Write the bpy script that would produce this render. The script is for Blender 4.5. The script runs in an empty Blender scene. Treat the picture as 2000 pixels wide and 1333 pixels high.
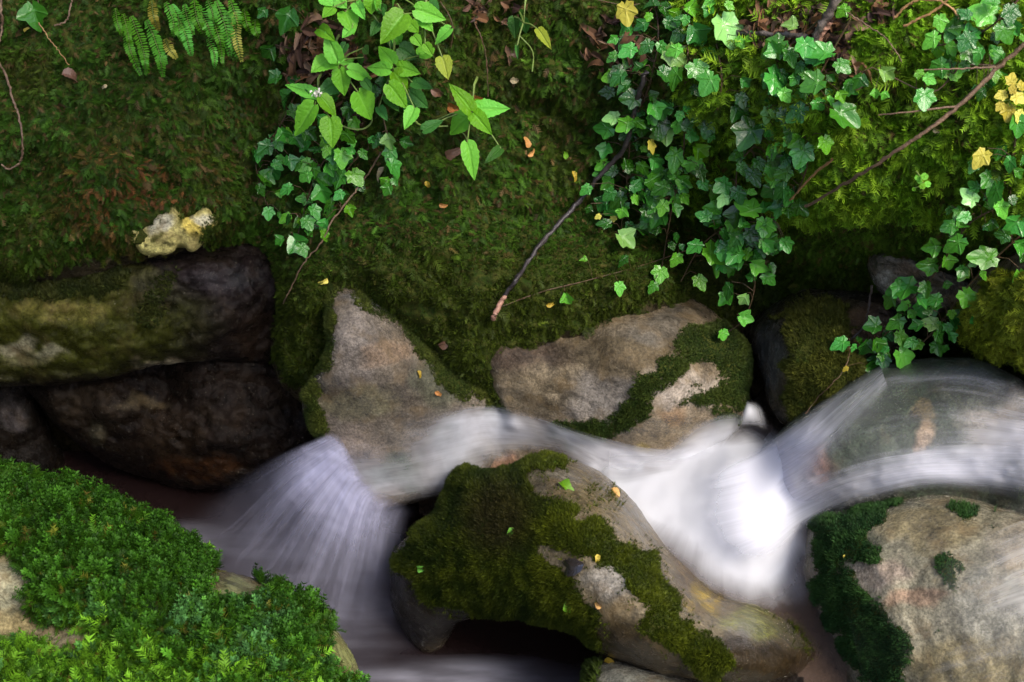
import bpy, math, random
import numpy as np
from mathutils import Vector, Matrix, Euler
from mathutils.bvhtree import BVHTree

random.seed(7); rng = np.random.default_rng(7)
S = bpy.context.scene; C = S.collection; R = math.radians

# ------------------------------------------------------------------ camera, sky, sun, exposure
PITCH = R(45); FPX = 3271.0                      # focal length in pixels of a 2000 px wide frame
CAM = np.array([0.0, 0.0, 2.42])
FWD = np.array([0, math.cos(PITCH), -math.sin(PITCH)]); UP = np.array([0, math.sin(PITCH), math.cos(PITCH)]); RT = np.array([1.0, 0, 0])
cd = bpy.data.cameras.new('camera'); cam = bpy.data.objects.new('camera', cd); C.objects.link(cam); S.camera = cam
cam.location = CAM; cam.rotation_euler = (R(90) - PITCH, 0, 0)
cd.sensor_width = 36; cd.lens = 36 * FPX / 2000; cd.clip_start = .05; cd.clip_end = 400
cd.dof.use_dof = True; cd.dof.focus_distance = 3.0; cd.dof.aperture_fstop = 9.0

SUN_AZ, SUN_EL = R(134), R(57)                    # direction the light comes from: azimuth from +Y towards +X
w = bpy.data.worlds.new('World'); S.world = w; w.use_nodes = True
wn = w.node_tree.nodes; bg = wn['Background']; sky = wn.new('ShaderNodeTexSky'); sky.sky_type = 'NISHITA'; sky.sun_disc = False
sky.sun_elevation = SUN_EL; sky.sun_rotation = SUN_AZ; sky.dust_density = 3.0; sky.air_density = 1.0; sky.ozone_density = 1.2
w.node_tree.links.new(sky.outputs[0], bg.inputs[0]); bg.inputs[1].default_value = 0.15
sl = bpy.data.lights.new('sun', 'SUN'); sl.energy = 2.3; sl.angle = R(20); sl.color = (1, .93, .80)
so = bpy.data.objects.new('sun', sl); C.objects.link(so)
sd = Vector((math.sin(SUN_AZ) * math.cos(SUN_EL), math.cos(SUN_AZ) * math.cos(SUN_EL), math.sin(SUN_EL)))
so.rotation_euler = sd.to_track_quat('Z', 'Y').to_euler(); so.location = (3, 3, 6)
vs = S.view_settings; vs.view_transform = 'Standard'; vs.look = 'None'; vs.gamma = 1; vs.use_curve_mapping = False; vs.exposure = 1.2
S.cycles.transparent_max_bounces = 24; S.cycles.max_bounces = 8

# ------------------------------------------------------------------ helpers: space
def at(px, py, d):
    "world point seen at (px,py) of the photo, d metres along the view axis"
    px = np.asarray(px, float); py = np.asarray(py, float); d = np.asarray(d, float)
    return CAM + ((px - 1000) / FPX * d)[..., None] * RT + ((666.5 - py) / FPX * d)[..., None] * UP + d[..., None] * FWD
def lev(px, py, z):
    "depth at which the ray of (px,py) meets the level z"
    k = (666.5 - np.asarray(py, float)) / FPX
    return (z - CAM[2]) / (k * UP[2] + FWD[2])

# ------------------------------------------------------------------ helpers: noise
_perm = rng.permutation(512); _grad = rng.normal(size=(512, 3)); _grad /= np.linalg.norm(_grad, axis=1)[:, None]
def noise(P):
    P = np.asarray(P, float); I = np.floor(P).astype(int); F = P - I; U = F * F * F * (F * (F * 6 - 15) + 10)
    def g(i, j, k):
        h = _perm[(_perm[(_perm[(I[..., 0] + i) & 511] + I[..., 1] + j) & 511] + I[..., 2] + k) & 511]
        G = _grad[h]; return G[..., 0] * (F[..., 0] - i) + G[..., 1] * (F[..., 1] - j) + G[..., 2] * (F[..., 2] - k)
    u, v, t = U[..., 0], U[..., 1], U[..., 2]
    def L(a, b, x): return a + (b - a) * x
    return 1.6 * L(L(L(g(0,0,0), g(1,0,0), u), L(g(0,1,0), g(1,1,0), u), v), L(L(g(0,0,1), g(1,0,1), u), L(g(0,1,1), g(1,1,1), u), v), t)
def fbm(P, o=4, g=.5):
    s = 0; a = 1; n = 0; P = np.asarray(P, float)
    for i in range(o): s = s + a * noise(P * 2 ** i + 17.3 * i); n += a; a *= g
    return s / n
def n2(x, y, scale, seed=0, o=3):
    return fbm(np.stack([x / scale, y / scale, np.full_like(x, seed * 7.77 + .5)], -1), o)
def sstep(a, b, x):
    t = np.clip((x - a) / (b - a), 0, 1); return t * t * (3 - 2 * t)

def tps(ctrl, reg=1e-4):
    c = np.array(ctrl, float); X = c[:, :2] / 500; n = len(X)
    def K(r2): return .5 * r2 * np.log(r2 + 1e-9)
    A = K(((X[:, None] - X[None]) ** 2).sum(-1)) + reg * np.eye(n) * 50
    Pm = np.c_[np.ones(n), X]; M = np.block([[A, Pm], [Pm.T, np.zeros((3, 3))]])
    W = np.linalg.solve(M, np.r_[c[:, 2], 0, 0, 0])
    def f(px, py):
        q = np.stack([np.ravel(px), np.ravel(py)], -1) / 500; out = np.empty(len(q))
        for s in range(0, len(q), 50000):
            qq = q[s:s + 50000]; out[s:s + 50000] = K(((qq[:, None] - X[None]) ** 2).sum(-1)) @ W[:n] + np.c_[np.ones(len(qq)), qq] @ W[n:]
        return out.reshape(np.shape(px))
    return f

def smooth_poly(pts, k=8):
    p = np.array(pts, float); n = len(p); out = []
    for i in range(n):
        a, b, c, d = p[i - 1], p[i], p[(i + 1) % n], p[(i + 2) % n]
        for t in np.arange(k) / k:
            out.append(.5 * (2 * b + (c - a) * t + (2 * a - 5 * b + 4 * c - d) * t * t + (3 * b - a - 3 * c + d) * t ** 3))
    return np.array(out)
def spline(pts, k=8):
    p = np.array(pts, float); p = np.vstack([2 * p[0] - p[1], p, 2 * p[-1] - p[-2]]); out = []
    for i in range(1, len(p) - 2):
        a, b, c, d = p[i - 1], p[i], p[i + 1], p[i + 2]
        for t in np.arange(k) / k:
            out.append(.5 * (2 * b + (c - a) * t + (2 * a - 5 * b + 4 * c - d) * t * t + (3 * b - a - 3 * c + d) * t ** 3))
    out.append(p[-2]); return np.array(out)
def sdf(poly, X, Y):
    "signed distance (+ inside) to a closed polygon and the nearest boundary point"
    x = X.ravel(); y = Y.ravel(); best = np.full(len(x), 1e18); nx = np.zeros(len(x)); ny = np.zeros(len(x)); ins = np.zeros(len(x), bool)
    n = len(poly)
    for i in range(n):
        a = poly[i]; b = poly[(i + 1) % n]; e = b - a; L2 = e @ e + 1e-9
        t = np.clip(((x - a[0]) * e[0] + (y - a[1]) * e[1]) / L2, 0, 1); qx = a[0] + t * e[0]; qy = a[1] + t * e[1]
        d2 = (x - qx) ** 2 + (y - qy) ** 2; m = d2 < best; best[m] = d2[m]; nx[m] = qx[m]; ny[m] = qy[m]
        c = ((a[1] > y) != (b[1] > y)); xx = a[0] + (y - a[1]) * e[0] / (e[1] if abs(e[1]) > 1e-9 else 1e-9); ins ^= c & (x < xx)
    s = np.sqrt(best); s = np.where(ins, s, -s)
    return s.reshape(X.shape), nx.reshape(X.shape), ny.reshape(X.shape)

# ------------------------------------------------------------------ helpers: objects
def new_mesh(name, V, F, mat=None, cols=None, attrs=None, smooth=True, uv=None):
    V = np.asarray(V, np.float32); F = np.asarray(F, np.int32); me = bpy.data.meshes.new(name); k = F.shape[1]
    me.vertices.add(len(V)); me.vertices.foreach_set('co', V.ravel())
    me.loops.add(F.size); me.loops.foreach_set('vertex_index', F.ravel())
    me.polygons.add(len(F)); me.polygons.foreach_set('loop_start', np.arange(0, F.size, k, dtype=np.int32)); me.polygons.foreach_set('loop_total', np.full(len(F), k, np.int32))
    if smooth: me.polygons.foreach_set('use_smooth', np.ones(len(F), bool))
    for n_, c in (cols or {}).items():
        a = me.attributes.new(n_, 'FLOAT_COLOR', 'POINT'); c4 = np.ones((len(V), 4), np.float32); c4[:, :3] = c; a.data.foreach_set('color', c4.ravel())
    for n_, c in (attrs or {}).items():
        a = me.attributes.new(n_, 'FLOAT', 'POINT'); a.data.foreach_set('value', np.asarray(c, np.float32).ravel())
    if uv is not None:
        a = me.uv_layers.new(name='flow'); a.data.foreach_set('uv', np.asarray(uv, np.float32)[F.ravel()].ravel())
    me.update(); me.validate()
    if mat: me.materials.append(mat)
    return me
def link(name, me, parent=None, loc=None, **props):
    o = bpy.data.objects.new(name, me); C.objects.link(o)
    if loc is not None: o.location = loc
    if parent: o.parent = parent
    for k, v in props.items():
        if v: o[k] = v
    return o
def centred(V):
    c = V.mean(0); c[2] = V[:, 2].min(); return V - c, c

# ------------------------------------------------------------------ helpers: materials
class M:
    def __init__(s, name):
        s.m = bpy.data.materials.new(name); s.m.use_nodes = True; s.t = s.m.node_tree; s.t.nodes.clear(); s.out = s.t.nodes.new('ShaderNodeOutputMaterial')
    def n(s, typ, ins=None, **p):
        x = s.t.nodes.new('ShaderNode' + typ)
        for k, v in p.items(): setattr(x, k, v)
        for k, v in (ins or {}).items(): s.set(x.inputs[k], v)
        return x
    def set(s, sock, v):
        if isinstance(v, bpy.types.NodeSocket): s.t.links.new(v, sock)
        elif isinstance(v, bpy.types.Node): s.t.links.new(v.outputs[0], sock)
        else: sock.default_value = v
    def math(s, op, a, b=0.0, c=0.0, clamp=False):
        x = s.n('Math', {0: a, 1: b, 2: c}, operation=op); x.use_clamp = clamp; return x.outputs[0]
    def ramp(s, fac, lo, hi, a=0.0, b=1.0): return s.n('MapRange', {0: fac, 1: lo, 2: hi, 3: a, 4: b}, interpolation_type='SMOOTHSTEP').outputs[0]
    def mix(s, f, a, b, blend='MIX'):
        x = s.n('Mix', data_type='RGBA', blend_type=blend); s.set(x.inputs[0], f); s.set(x.inputs[6], a); s.set(x.inputs[7], b); return x.outputs[2]
    def noise(s, vec, scale, detail=4, rough=.6, dist=0): return s.n('TexNoise', {'Vector': vec, 'Scale': scale, 'Detail': detail, 'Roughness': rough, 'Distortion': dist}).outputs[0]
    def done(s, sh): s.t.links.new(sh if isinstance(sh, bpy.types.NodeSocket) else sh.outputs[0], s.out.inputs[0]); return s.m
def rgba(c): return (c[0], c[1], c[2], 1)

def rock_mat():
    m = M('wet stone'); P = m.n('NewGeometry').outputs['Position']
    col = m.n('Attribute', attribute_name='col').outputs['Color']; moss = m.n('Attribute', attribute_name='moss').outputs['Fac']; wet = m.n('Attribute', attribute_name='wet').outputs['Fac']
    big = m.noise(P, 9, 5, .6); mid = m.noise(P, 38, 6, .65, .4); fine = m.noise(P, 210, 4, .7); grain = m.noise(P, 520, 2, .8)
    k = m.math('ADD', m.ramp(big, .3, .7, .42, .95), m.ramp(mid, .3, .7, -.24, .28)); k = m.math('MULTIPLY', k, m.ramp(fine, .32, .68, .62, 1.36))
    c = m.mix(1.0, col, m.n('CombineColor', {0: k, 1: k, 2: k}), 'MULTIPLY')
    lum = m.math('MULTIPLY', m.n('RGBToBW', {0: col}).outputs[0], 6.0, clamp=True)
    c = m.mix(m.math('MULTIPLY', m.math('MULTIPLY', m.ramp(m.noise(P, 20, 4, .6), .5, .68), .45), lum), c, rgba((.16, .105, .045)))          # ochre staining
    c = m.mix(m.math('MULTIPLY', m.ramp(m.noise(P, 300, 2, .6), .66, .74), .35), c, rgba((.33, .30, .22)))          # pale grains
    c = m.mix(m.math('MULTIPLY', m.ramp(m.noise(P, 150, 3, .6), .64, .72), .45), c, rgba((.02, .017, .012)))         # pits
    mf = m.ramp(m.math('ADD', moss, m.math('MULTIPLY', m.math('SUBTRACT', m.noise(P, 90, 5, .75), .5), 1.3)), .42, .62)
    mc = m.mix(m.ramp(m.noise(P, 60, 5, .7), .35, .65), rgba((.022, .04, .007)), rgba((.055, .06, .012)))
    mc = m.mix(m.ramp(fine, .5, .75), mc, rgba((.03, .022, .01)))
    c = m.mix(mf, c, mc)
    ro = m.math('ADD', m.ramp(mid, .3, .7, .2, .45), m.math('MULTIPLY', mf, .35), clamp=True)
    ro = m.math('SUBTRACT', ro, m.math('MULTIPLY', wet, .2), clamp=True)
    h = m.math('ADD', m.math('MULTIPLY', mid, .0055), m.math('ADD', m.math('MULTIPLY', fine, .0022), m.math('MULTIPLY', grain, .0012)))
    h = m.math('ADD', h, m.math('MULTIPLY', mf, m.math('MULTIPLY', m.noise(P, 330, 3, .8), .004)))
    b = m.n('Bump', {'Height': h, 'Distance': 1.0, 'Strength': .85})
    h2 = m.math('ADD', m.math('MULTIPLY', fine, .003), m.math('MULTIPLY', m.noise(P, 110, 5, .75, .6), .026)); b2 = m.n('Bump', {'Height': h2, 'Distance': 1.0, 'Strength': 1.0})
    bare = m.math('SUBTRACT', 1.0, mf); coat = m.math('MULTIPLY', m.math('MULTIPLY', m.math('POWER', wet, 2.0), bare), m.ramp(m.noise(P, 11, 4, .6), .36, .60, .3, 1.0))
    return m.done(m.n('BsdfPrincipled', {'Base Color': c, 'Roughness': ro, 'Normal': b.outputs[0], 'Specular IOR Level': m.math('MULTIPLY_ADD', m.math('MULTIPLY', bare, wet), .22, .04), 'Coat Weight': coat, 'Coat Roughness': .08, 'Coat IOR': 1.7, 'Coat Normal': b2.outputs[0]}))
def moss_mat():
    m = M('moss shoots'); col = m.n('Attribute', attribute_name='col').outputs['Color']; P = m.n('NewGeometry').outputs['Position']
    d = m.n('BsdfPrincipled', {'Base Color': col, 'Roughness': .5, 'Specular IOR Level': .12})
    tr = m.n('BsdfTranslucent', {0: m.mix(.5, col, rgba((.07, .13, .01)))})
    x = m.n('MixShader', {0: .28, 1: d, 2: tr}); return m.done(x)
def leaf_mat(name, c, vein, rough=.3, spec=.5, tr=.25, coat=0.0, bump=.0):
    m = M(name); r = m.n('ObjectInfo').outputs['Random']; o = m.n('TexCoord').outputs['Object']; v = m.n('Attribute', attribute_name='vein').outputs['Fac']
    hsv = m.n('HueSaturation', {'Hue': m.math('MULTIPLY_ADD', r, .03, .485), 'Saturation': m.math('MULTIPLY_ADD', r, -.12, 1.04), 'Value': m.math('MULTIPLY_ADD', r, .75, .65), 'Color': rgba(c)}).outputs[0]
    blot = m.noise(o, 3.5, 4, .6); hsv = m.mix(m.ramp(blot, .5, .8, 0, .5), hsv, rgba((c[0] * 1.8, c[1] * 1.35, c[2])))
    col = m.mix(m.math('MULTIPLY', m.math('POWER', v, 2.2), .55), hsv, rgba(vein))
    b = m.n('Bump', {'Height': m.math('ADD', m.math('MULTIPLY', v, -.6), m.math('MULTIPLY', m.noise(o, 9, 3), .5)), 'Distance': .004, 'Strength': .7})
    p = m.n('BsdfPrincipled', {'Base Color': col, 'Roughness': rough, 'Specular IOR Level': spec, 'Coat Weight': coat, 'Coat Roughness': .12, 'Normal': b.outputs[0]})
    t = m.n('BsdfTranslucent', {0: col}); return m.done(m.n('MixShader', {0: tr, 1: p, 2: t}))
def plain_mat(name, c, c2=None, rough=.6, scale=60, spec=.4):
    m = M(name); P = m.n('TexCoord').outputs['Object']; f = m.ramp(m.noise(P, scale, 5, .65), .35, .65)
    b = m.n('Bump', {'Height': m.noise(P, scale * 3, 3), 'Distance': .002, 'Strength': .8})
    return m.done(m.n('BsdfPrincipled', {'Base Color': m.mix(f, rgba(c), rgba(c2 or [x * .5 for x in c])), 'Roughness': rough, 'Specular IOR Level': spec, 'Normal': b.outputs[0]}))
def water_mat(name, c=(.80, .82, .92), seed=0.0, along=1.6, across=26, contrast=1.0, base=.0):
    "long thin threads of white water; the attribute foam is how much white water there is"
    m = M(name); uv = m.n('UVMap', uv_map='flow').outputs[0]; foam = m.n('Attribute', attribute_name='foam').outputs['Fac']
    def st(al, ac, o):
        mp = m.n('Mapping', {'Vector': uv, 'Location': (seed + o, seed * 1.7 + o, seed), 'Scale': (al, ac, 1)}).outputs[0]
        return m.noise(mp, 1.0, 3, .55, .15)
    s = m.math('ADD', m.math('MULTIPLY', st(along, across, 0), .34), m.math('ADD', m.math('MULTIPLY', st(along * 1.6, across * 4.3, 5), .16), m.math('MULTIPLY', st(along * 1.7, across * .22, 9), .68)))
    k = m.n('MapRange', {0: s, 1: .34, 2: .84, 3: 1 - contrast, 4: 1.0}).outputs[0]
    a = m.math('DIVIDE', m.math('ADD', m.math('SUBTRACT', k, 1.0), m.math('MULTIPLY', foam, 1.55)), .85, clamp=True)
    a = m.math('ADD', m.math('MULTIPLY', a, .62), m.math('MULTIPLY', m.math('MULTIPLY', foam, foam), m.math('MULTIPLY_ADD', k, .35, .25)), clamp=True)
    a = m.math('MULTIPLY', m.math('ADD', a, m.math('MULTIPLY', foam, .12), clamp=True), m.ramp(foam, 0, .2, 0, .96))
    d = m.n('BsdfDiffuse', {0: rgba(c)}); t = m.n('BsdfTranslucent', {0: rgba(c)}); body = m.n('MixShader', {0: .5, 1: d, 2: t})
    return m.done(m.n('MixShader', {0: a, 1: m.n('BsdfTransparent'), 2: body}))
def clear_water_mat():
    m = M('dark still water'); P = m.n('NewGeometry').outputs['Position']; foam = m.n('Attribute', attribute_name='foam').outputs['Fac']
    b = m.n('Bump', {'Height': m.noise(P, 14, 3, .5), 'Distance': .012, 'Strength': .35})
    p = m.n('BsdfPrincipled', {'Base Color': rgba((.012, .006, .006)), 'Roughness': .35, 'Specular IOR Level': .3, 'Normal': b.outputs[0]})
    s = m.ramp(m.noise(m.n('Mapping', {'Vector': P, 'Scale': (2, 9, 1)}).outputs[0], 2, 4, .5), .35, .7)
    w_ = m.n('BsdfDiffuse', {0: rgba((.6, .6, .72))}); x = m.n('MixShader', {0: m.math('MULTIPLY', foam, m.math('MULTIPLY_ADD', s, .7, .3)), 1: p, 2: w_})
    return m.done(m.n('MixShader', {0: .88, 1: m.n('BsdfTransparent'), 2: x}))

ROCK = rock_mat(); MOSS = moss_mat()

# ------------------------------------------------------------------ relief sheets: ground and boulders
BV, BF = [], []; NB = 0
def add_bvh(V, F):
    global NB; BV.append(V); BF.append(F + NB); NB += len(V)
def paint(X, Y, base, patches, seed=0):
    "stone colour: base plus patches (px,py,rx,ry,colour,strength), edges broken by noise"
    col = np.ones(X.shape + (3,)) * np.array(base); wx = X + 38 * n2(X, Y, 70, seed + 1, 4); wy = Y + 38 * n2(X, Y, 70, seed + 2, 4)
    for (px, py, rx, ry, c, s) in patches:
        r = np.sqrt(((wx - px) / rx) ** 2 + ((wy - py) / ry) ** 2); f = (s * sstep(1.15, .55, r))[..., None]; col = col * (1 - f) + np.array(c) * f
    return col
def moss_field(X, Y, polys, seed=0, soft=36):
    m = np.zeros(X.shape); wx = X + 34 * n2(X, Y, 45, seed + 3, 5); wy = Y + 34 * n2(X, Y, 45, seed + 4, 5)
    for it in polys:
        pts, st = (it if isinstance(it, tuple) else (it, 1.0))
        s, _, _ = sdf(smooth_poly(pts, 4), wx, wy); m = np.maximum(m, st * sstep(-soft, soft, s))
    return m
def near_bare(x, y):
    w_ = np.ones(np.shape(x)); qx = x + 24 * n2(x, y, 30, 61); qy = y + 24 * n2(x, y, 30, 62)
    for (a, b, rx, ry) in ((455,1160,75,26),(670,1275,34,62),(0,1140,58,55),(30,1215,60,34),(145,1258,64,34),(335,1258,75,20),(345,1318,26,26),(240,1300,30,12),(120,1050,16,9)): w_ *= 1 - .97 * sstep(1.15, .8, np.hypot((qx - a) / rx, (qy - b) / ry))
    return w_
ROCKS = {}
def sheet_rock(name, outline, ctrl, base, patches=(), moss=(), wet=.5, edge=.10, W=60, step=4.5, skirt=80, back=3.2, rough=.012, seed=0, label=None, cat='boulder', kind=None, clip=None, warp=7, strata=0, group=None, mossbump=.012, strip=None):
    poly = smooth_poly(outline, 8) if outline is not None else None
    x0, y0, x1, y1 = clip or (poly[:, 0].min() - skirt, poly[:, 1].min() - skirt, poly[:, 0].max() + skirt, poly[:, 1].max() + skirt)
    xs = np.arange(x0, x1 + step, step); ys = np.arange(y0, y1 + step, step); X, Y = np.meshgrid(xs, ys); f = tps(ctrl)
    if poly is not None:
        s, qx, qy = sdf(poly, X + warp * n2(X, Y, 60, seed + 9), Y + warp * n2(X, Y, 60, seed + 8)); s0 = s
        nrm = np.sqrt((X - qx) ** 2 + (Y - qy) ** 2) + 1e-6; t = np.clip(-s, 0, None)
        g = t * 1.25 / nrm; PX = X + (qx - X) * g; PY = Y + (qy - Y) * g                # outside the outline the surface turns back under itself
        D = f(PX, PY); q = np.clip(s / W, 0, 1); D = D + edge * (1 - np.sqrt(1 - (1 - q) ** 2)) + t / FPX * 3 * back
        keep = s > -skirt
    else: PX, PY = X, Y; D = f(X, Y); keep = np.ones(X.shape, bool); t = np.zeros(X.shape)
    P0 = at(PX, PY, D)
    mo = moss_field(X, Y, moss, seed) if len(moss) else np.zeros(X.shape)
    if strip: mo = mo * strip(X, Y)
    P3 = P0 + seed * 3.1
    dd = rough * (fbm(P3 * 7, 5, .5) * 1.6 + .35 * fbm(P3 * 34, 4, .6)) - rough * .9 * np.abs(fbm(P3 * np.array([5, 9, 9]) + 40, 4))
    if strata: dd = dd + strata * np.abs(np.sin((P3[..., 2] * 1.0 + P3[..., 1] * .6 + .12 * fbm(P3 * 4)) * 38)) ** .5
    dd = dd - mossbump * mo * (1 + .8 * n2(X, Y, 32, seed + 5, 3))
    P = P0 + (P0 - CAM) / np.linalg.norm(P0 - CAM, axis=-1, keepdims=True) * dd[..., None]
    col = paint(X, Y, base, patches, seed)
    idx = -np.ones(X.shape, int); kf = keep[:-1, :-1] & keep[1:, :-1] & keep[:-1, 1:] & keep[1:, 1:]
    use = np.zeros(X.shape, bool); use[:-1, :-1] |= kf; use[1:, :-1] |= kf; use[:-1, 1:] |= kf; use[1:, 1:] |= kf
    idx[use] = np.arange(use.sum()); a = idx[:-1, :-1][kf]; b = idx[:-1, 1:][kf]; c = idx[1:, 1:][kf]; d = idx[1:, :-1][kf]
    F = np.stack([a, d, c, b], -1); V = P[use]; add_bvh(V, F)
    wv = wet(X, Y)[use] if callable(wet) else np.full(len(V), wet)
    Vc, loc = centred(V)
    me = new_mesh(name, Vc, F, ROCK, {'col': col[use]}, {'moss': mo[use], 'wet': wv})
    o = link(name, me, loc=loc, label=label, category=cat if label else None, kind=kind, group=group)
    ROCKS[name + (label or '')] = o
    o_data = dict(o=o, V=V, F=F, moss=mo[use], px=X[use], py=Y[use], s=(s[use] if poly is not None else np.ones(len(V)) * 99), loc=loc)
    return o_data

TAN = (.21, .17, .125); GREY = (.20, .185, .165); DARK = (.05, .036, .028); OLIVE = (.075, .07, .016); PALE = (.34, .30, .23)
# -- the bank behind everything
bank_ctrl = [(-500,-500,2.95),(500,-500,2.9),(1200,-500,2.8),(2500,-500,2.45),
 (-500,0,3.1),(0,0,3.05),(300,0,3.0),(600,0,2.98),(1000,0,2.95),(1300,0,2.9),(1600,0,2.74),(2000,0,2.6),(2500,0,2.5),
 (0,250,3.03),(300,250,3.03),(550,250,3.1),(620,60,3.04),(800,250,3.05),(1100,250,3.08),(1250,250,3.0),(1420,200,2.86),(1450,300,3.0),(1700,250,2.7),(2000,250,2.6),(2500,250,2.5),
 (-500,430,3.1),(0,430,3.1),(300,400,3.07),(430,430,3.12),(530,330,3.2),(700,420,3.1),(1000,420,3.1),(1180,420,3.16),(1300,420,3.3),(1400,420,3.42),(1500,430,3.2),(1620,400,2.88),(1800,430,2.86),(2000,420,2.68),(2500,420,2.6),
 (-500,560,3.2),(0,530,3.13),(150,510,3.12),(300,500,3.13),(500,450,3.2),(480,560,3.4),(600,560,3.1),(800,550,3.08),(1000,550,3.08),(1300,550,3.14),(1420,560,3.4),(1560,520,3.24),(1700,500,3.06),(1850,560,3.05),(2000,560,3.0),(2500,560,2.9),
 (0,680,3.5),(480,700,3.5),(590,600,3.13),(585,700,3.17),(870,640,3.10),(935,715,3.125),(980,780,3.2),(700,570,3.12),(650,555,3.13),(640,640,3.2),(760,610,3.13),(1000,630,3.09),(1180,600,3.09),(1300,640,3.2),(1000,720,3.2),(760,680,3.24),(1400,680,3.3),(1600,680,3.4),(1800,680,3.3),(2100,700,3.1),
 (-500,850,3.65),(0,850,3.65),(500,850,3.6),(900,820,3.4),(1400,850,3.35),(600,850,3.5),(2000,850,3.3),(2500,850,3.2)]
bank = sheet_rock('bank', None, bank_ctrl, (.045, .035, .018), [(620,90,110,90,(.05,.028,.018),.9),(1560,60,120,80,(.09,.06,.04),.9),(1180,90,70,70,(.07,.045,.035),.9),(270,400,150,90,(.09,.04,.015),.6),
  (940,545,50,35,(.30,.25,.17),.85),(1010,560,60,30,(.25,.22,.15),.6),(150,465,40,14,(.33,.31,.22),.9),(1640,60,60,70,(.08,.05,.035),.8),(590,310,40,40,(.03,.025,.03),.9),(900,640,40,25,(.10,.09,.08),.5)],
  moss=[([(-600,-600),(2600,-600),(2600,700),(1500,640),(1300,600),(1150,640),(990,700),(985,790),(880,720),(700,600),(640,720),(600,750),(540,720),(540,560),(480,480),(200,500),(-600,600)],1.0)],
  clip=(-500,-480,2500,900), step=5.5, rough=.035, kind='structure', seed=1, wet=.25, mossbump=.03)

rocks = {}
def rk(key, *a, **k): rocks[key] = sheet_rock('boulder', *a, **k)
# left upper ledge: olive lichen on the left, dark wet stone on the right
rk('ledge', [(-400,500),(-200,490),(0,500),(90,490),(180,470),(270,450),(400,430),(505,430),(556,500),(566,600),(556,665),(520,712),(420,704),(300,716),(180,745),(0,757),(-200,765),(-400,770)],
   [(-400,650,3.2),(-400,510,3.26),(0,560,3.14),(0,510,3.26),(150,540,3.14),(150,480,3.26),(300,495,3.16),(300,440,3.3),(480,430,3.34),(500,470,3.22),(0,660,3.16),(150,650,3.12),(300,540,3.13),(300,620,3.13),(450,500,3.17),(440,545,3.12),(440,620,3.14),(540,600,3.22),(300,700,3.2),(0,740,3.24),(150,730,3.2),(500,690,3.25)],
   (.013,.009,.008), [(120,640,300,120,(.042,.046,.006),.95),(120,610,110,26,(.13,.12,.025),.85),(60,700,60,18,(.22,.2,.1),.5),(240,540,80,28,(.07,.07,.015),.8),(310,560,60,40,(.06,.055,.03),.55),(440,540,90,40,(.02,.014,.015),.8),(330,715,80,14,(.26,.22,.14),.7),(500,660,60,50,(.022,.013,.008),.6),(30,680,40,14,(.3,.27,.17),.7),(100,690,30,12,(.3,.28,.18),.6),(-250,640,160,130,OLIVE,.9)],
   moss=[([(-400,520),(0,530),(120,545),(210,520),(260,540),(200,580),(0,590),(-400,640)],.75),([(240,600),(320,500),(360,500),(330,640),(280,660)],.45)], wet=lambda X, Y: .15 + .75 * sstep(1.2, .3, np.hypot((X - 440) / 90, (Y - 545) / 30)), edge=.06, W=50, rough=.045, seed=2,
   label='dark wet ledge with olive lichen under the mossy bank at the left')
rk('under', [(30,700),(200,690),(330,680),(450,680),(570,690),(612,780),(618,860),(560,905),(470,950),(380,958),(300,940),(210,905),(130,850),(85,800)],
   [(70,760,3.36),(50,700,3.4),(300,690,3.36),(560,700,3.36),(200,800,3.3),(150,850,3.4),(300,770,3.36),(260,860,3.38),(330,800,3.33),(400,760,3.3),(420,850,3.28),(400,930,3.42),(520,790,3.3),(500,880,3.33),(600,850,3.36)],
   (.011,.007,.005), [(180,800,80,70,(.024,.017,.011),.8),(290,790,60,16,(.09,.07,.04),.7),(190,850,24,40,(.07,.065,.04),.5),(420,830,70,60,(.018,.012,.009),.7),(380,910,90,28,(.055,.02,.005),.6),(340,850,70,60,(.022,.013,.006),.5)],  # base also darkened to carry the shade of the recess
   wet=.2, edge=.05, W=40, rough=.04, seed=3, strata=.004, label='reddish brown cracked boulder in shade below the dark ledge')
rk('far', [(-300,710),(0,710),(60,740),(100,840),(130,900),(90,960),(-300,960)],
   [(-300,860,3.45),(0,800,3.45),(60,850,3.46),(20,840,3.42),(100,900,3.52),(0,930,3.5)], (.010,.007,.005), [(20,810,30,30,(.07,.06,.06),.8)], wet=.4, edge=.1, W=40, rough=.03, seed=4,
   label='almost black wet stone at the far left under the ledge')
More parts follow.
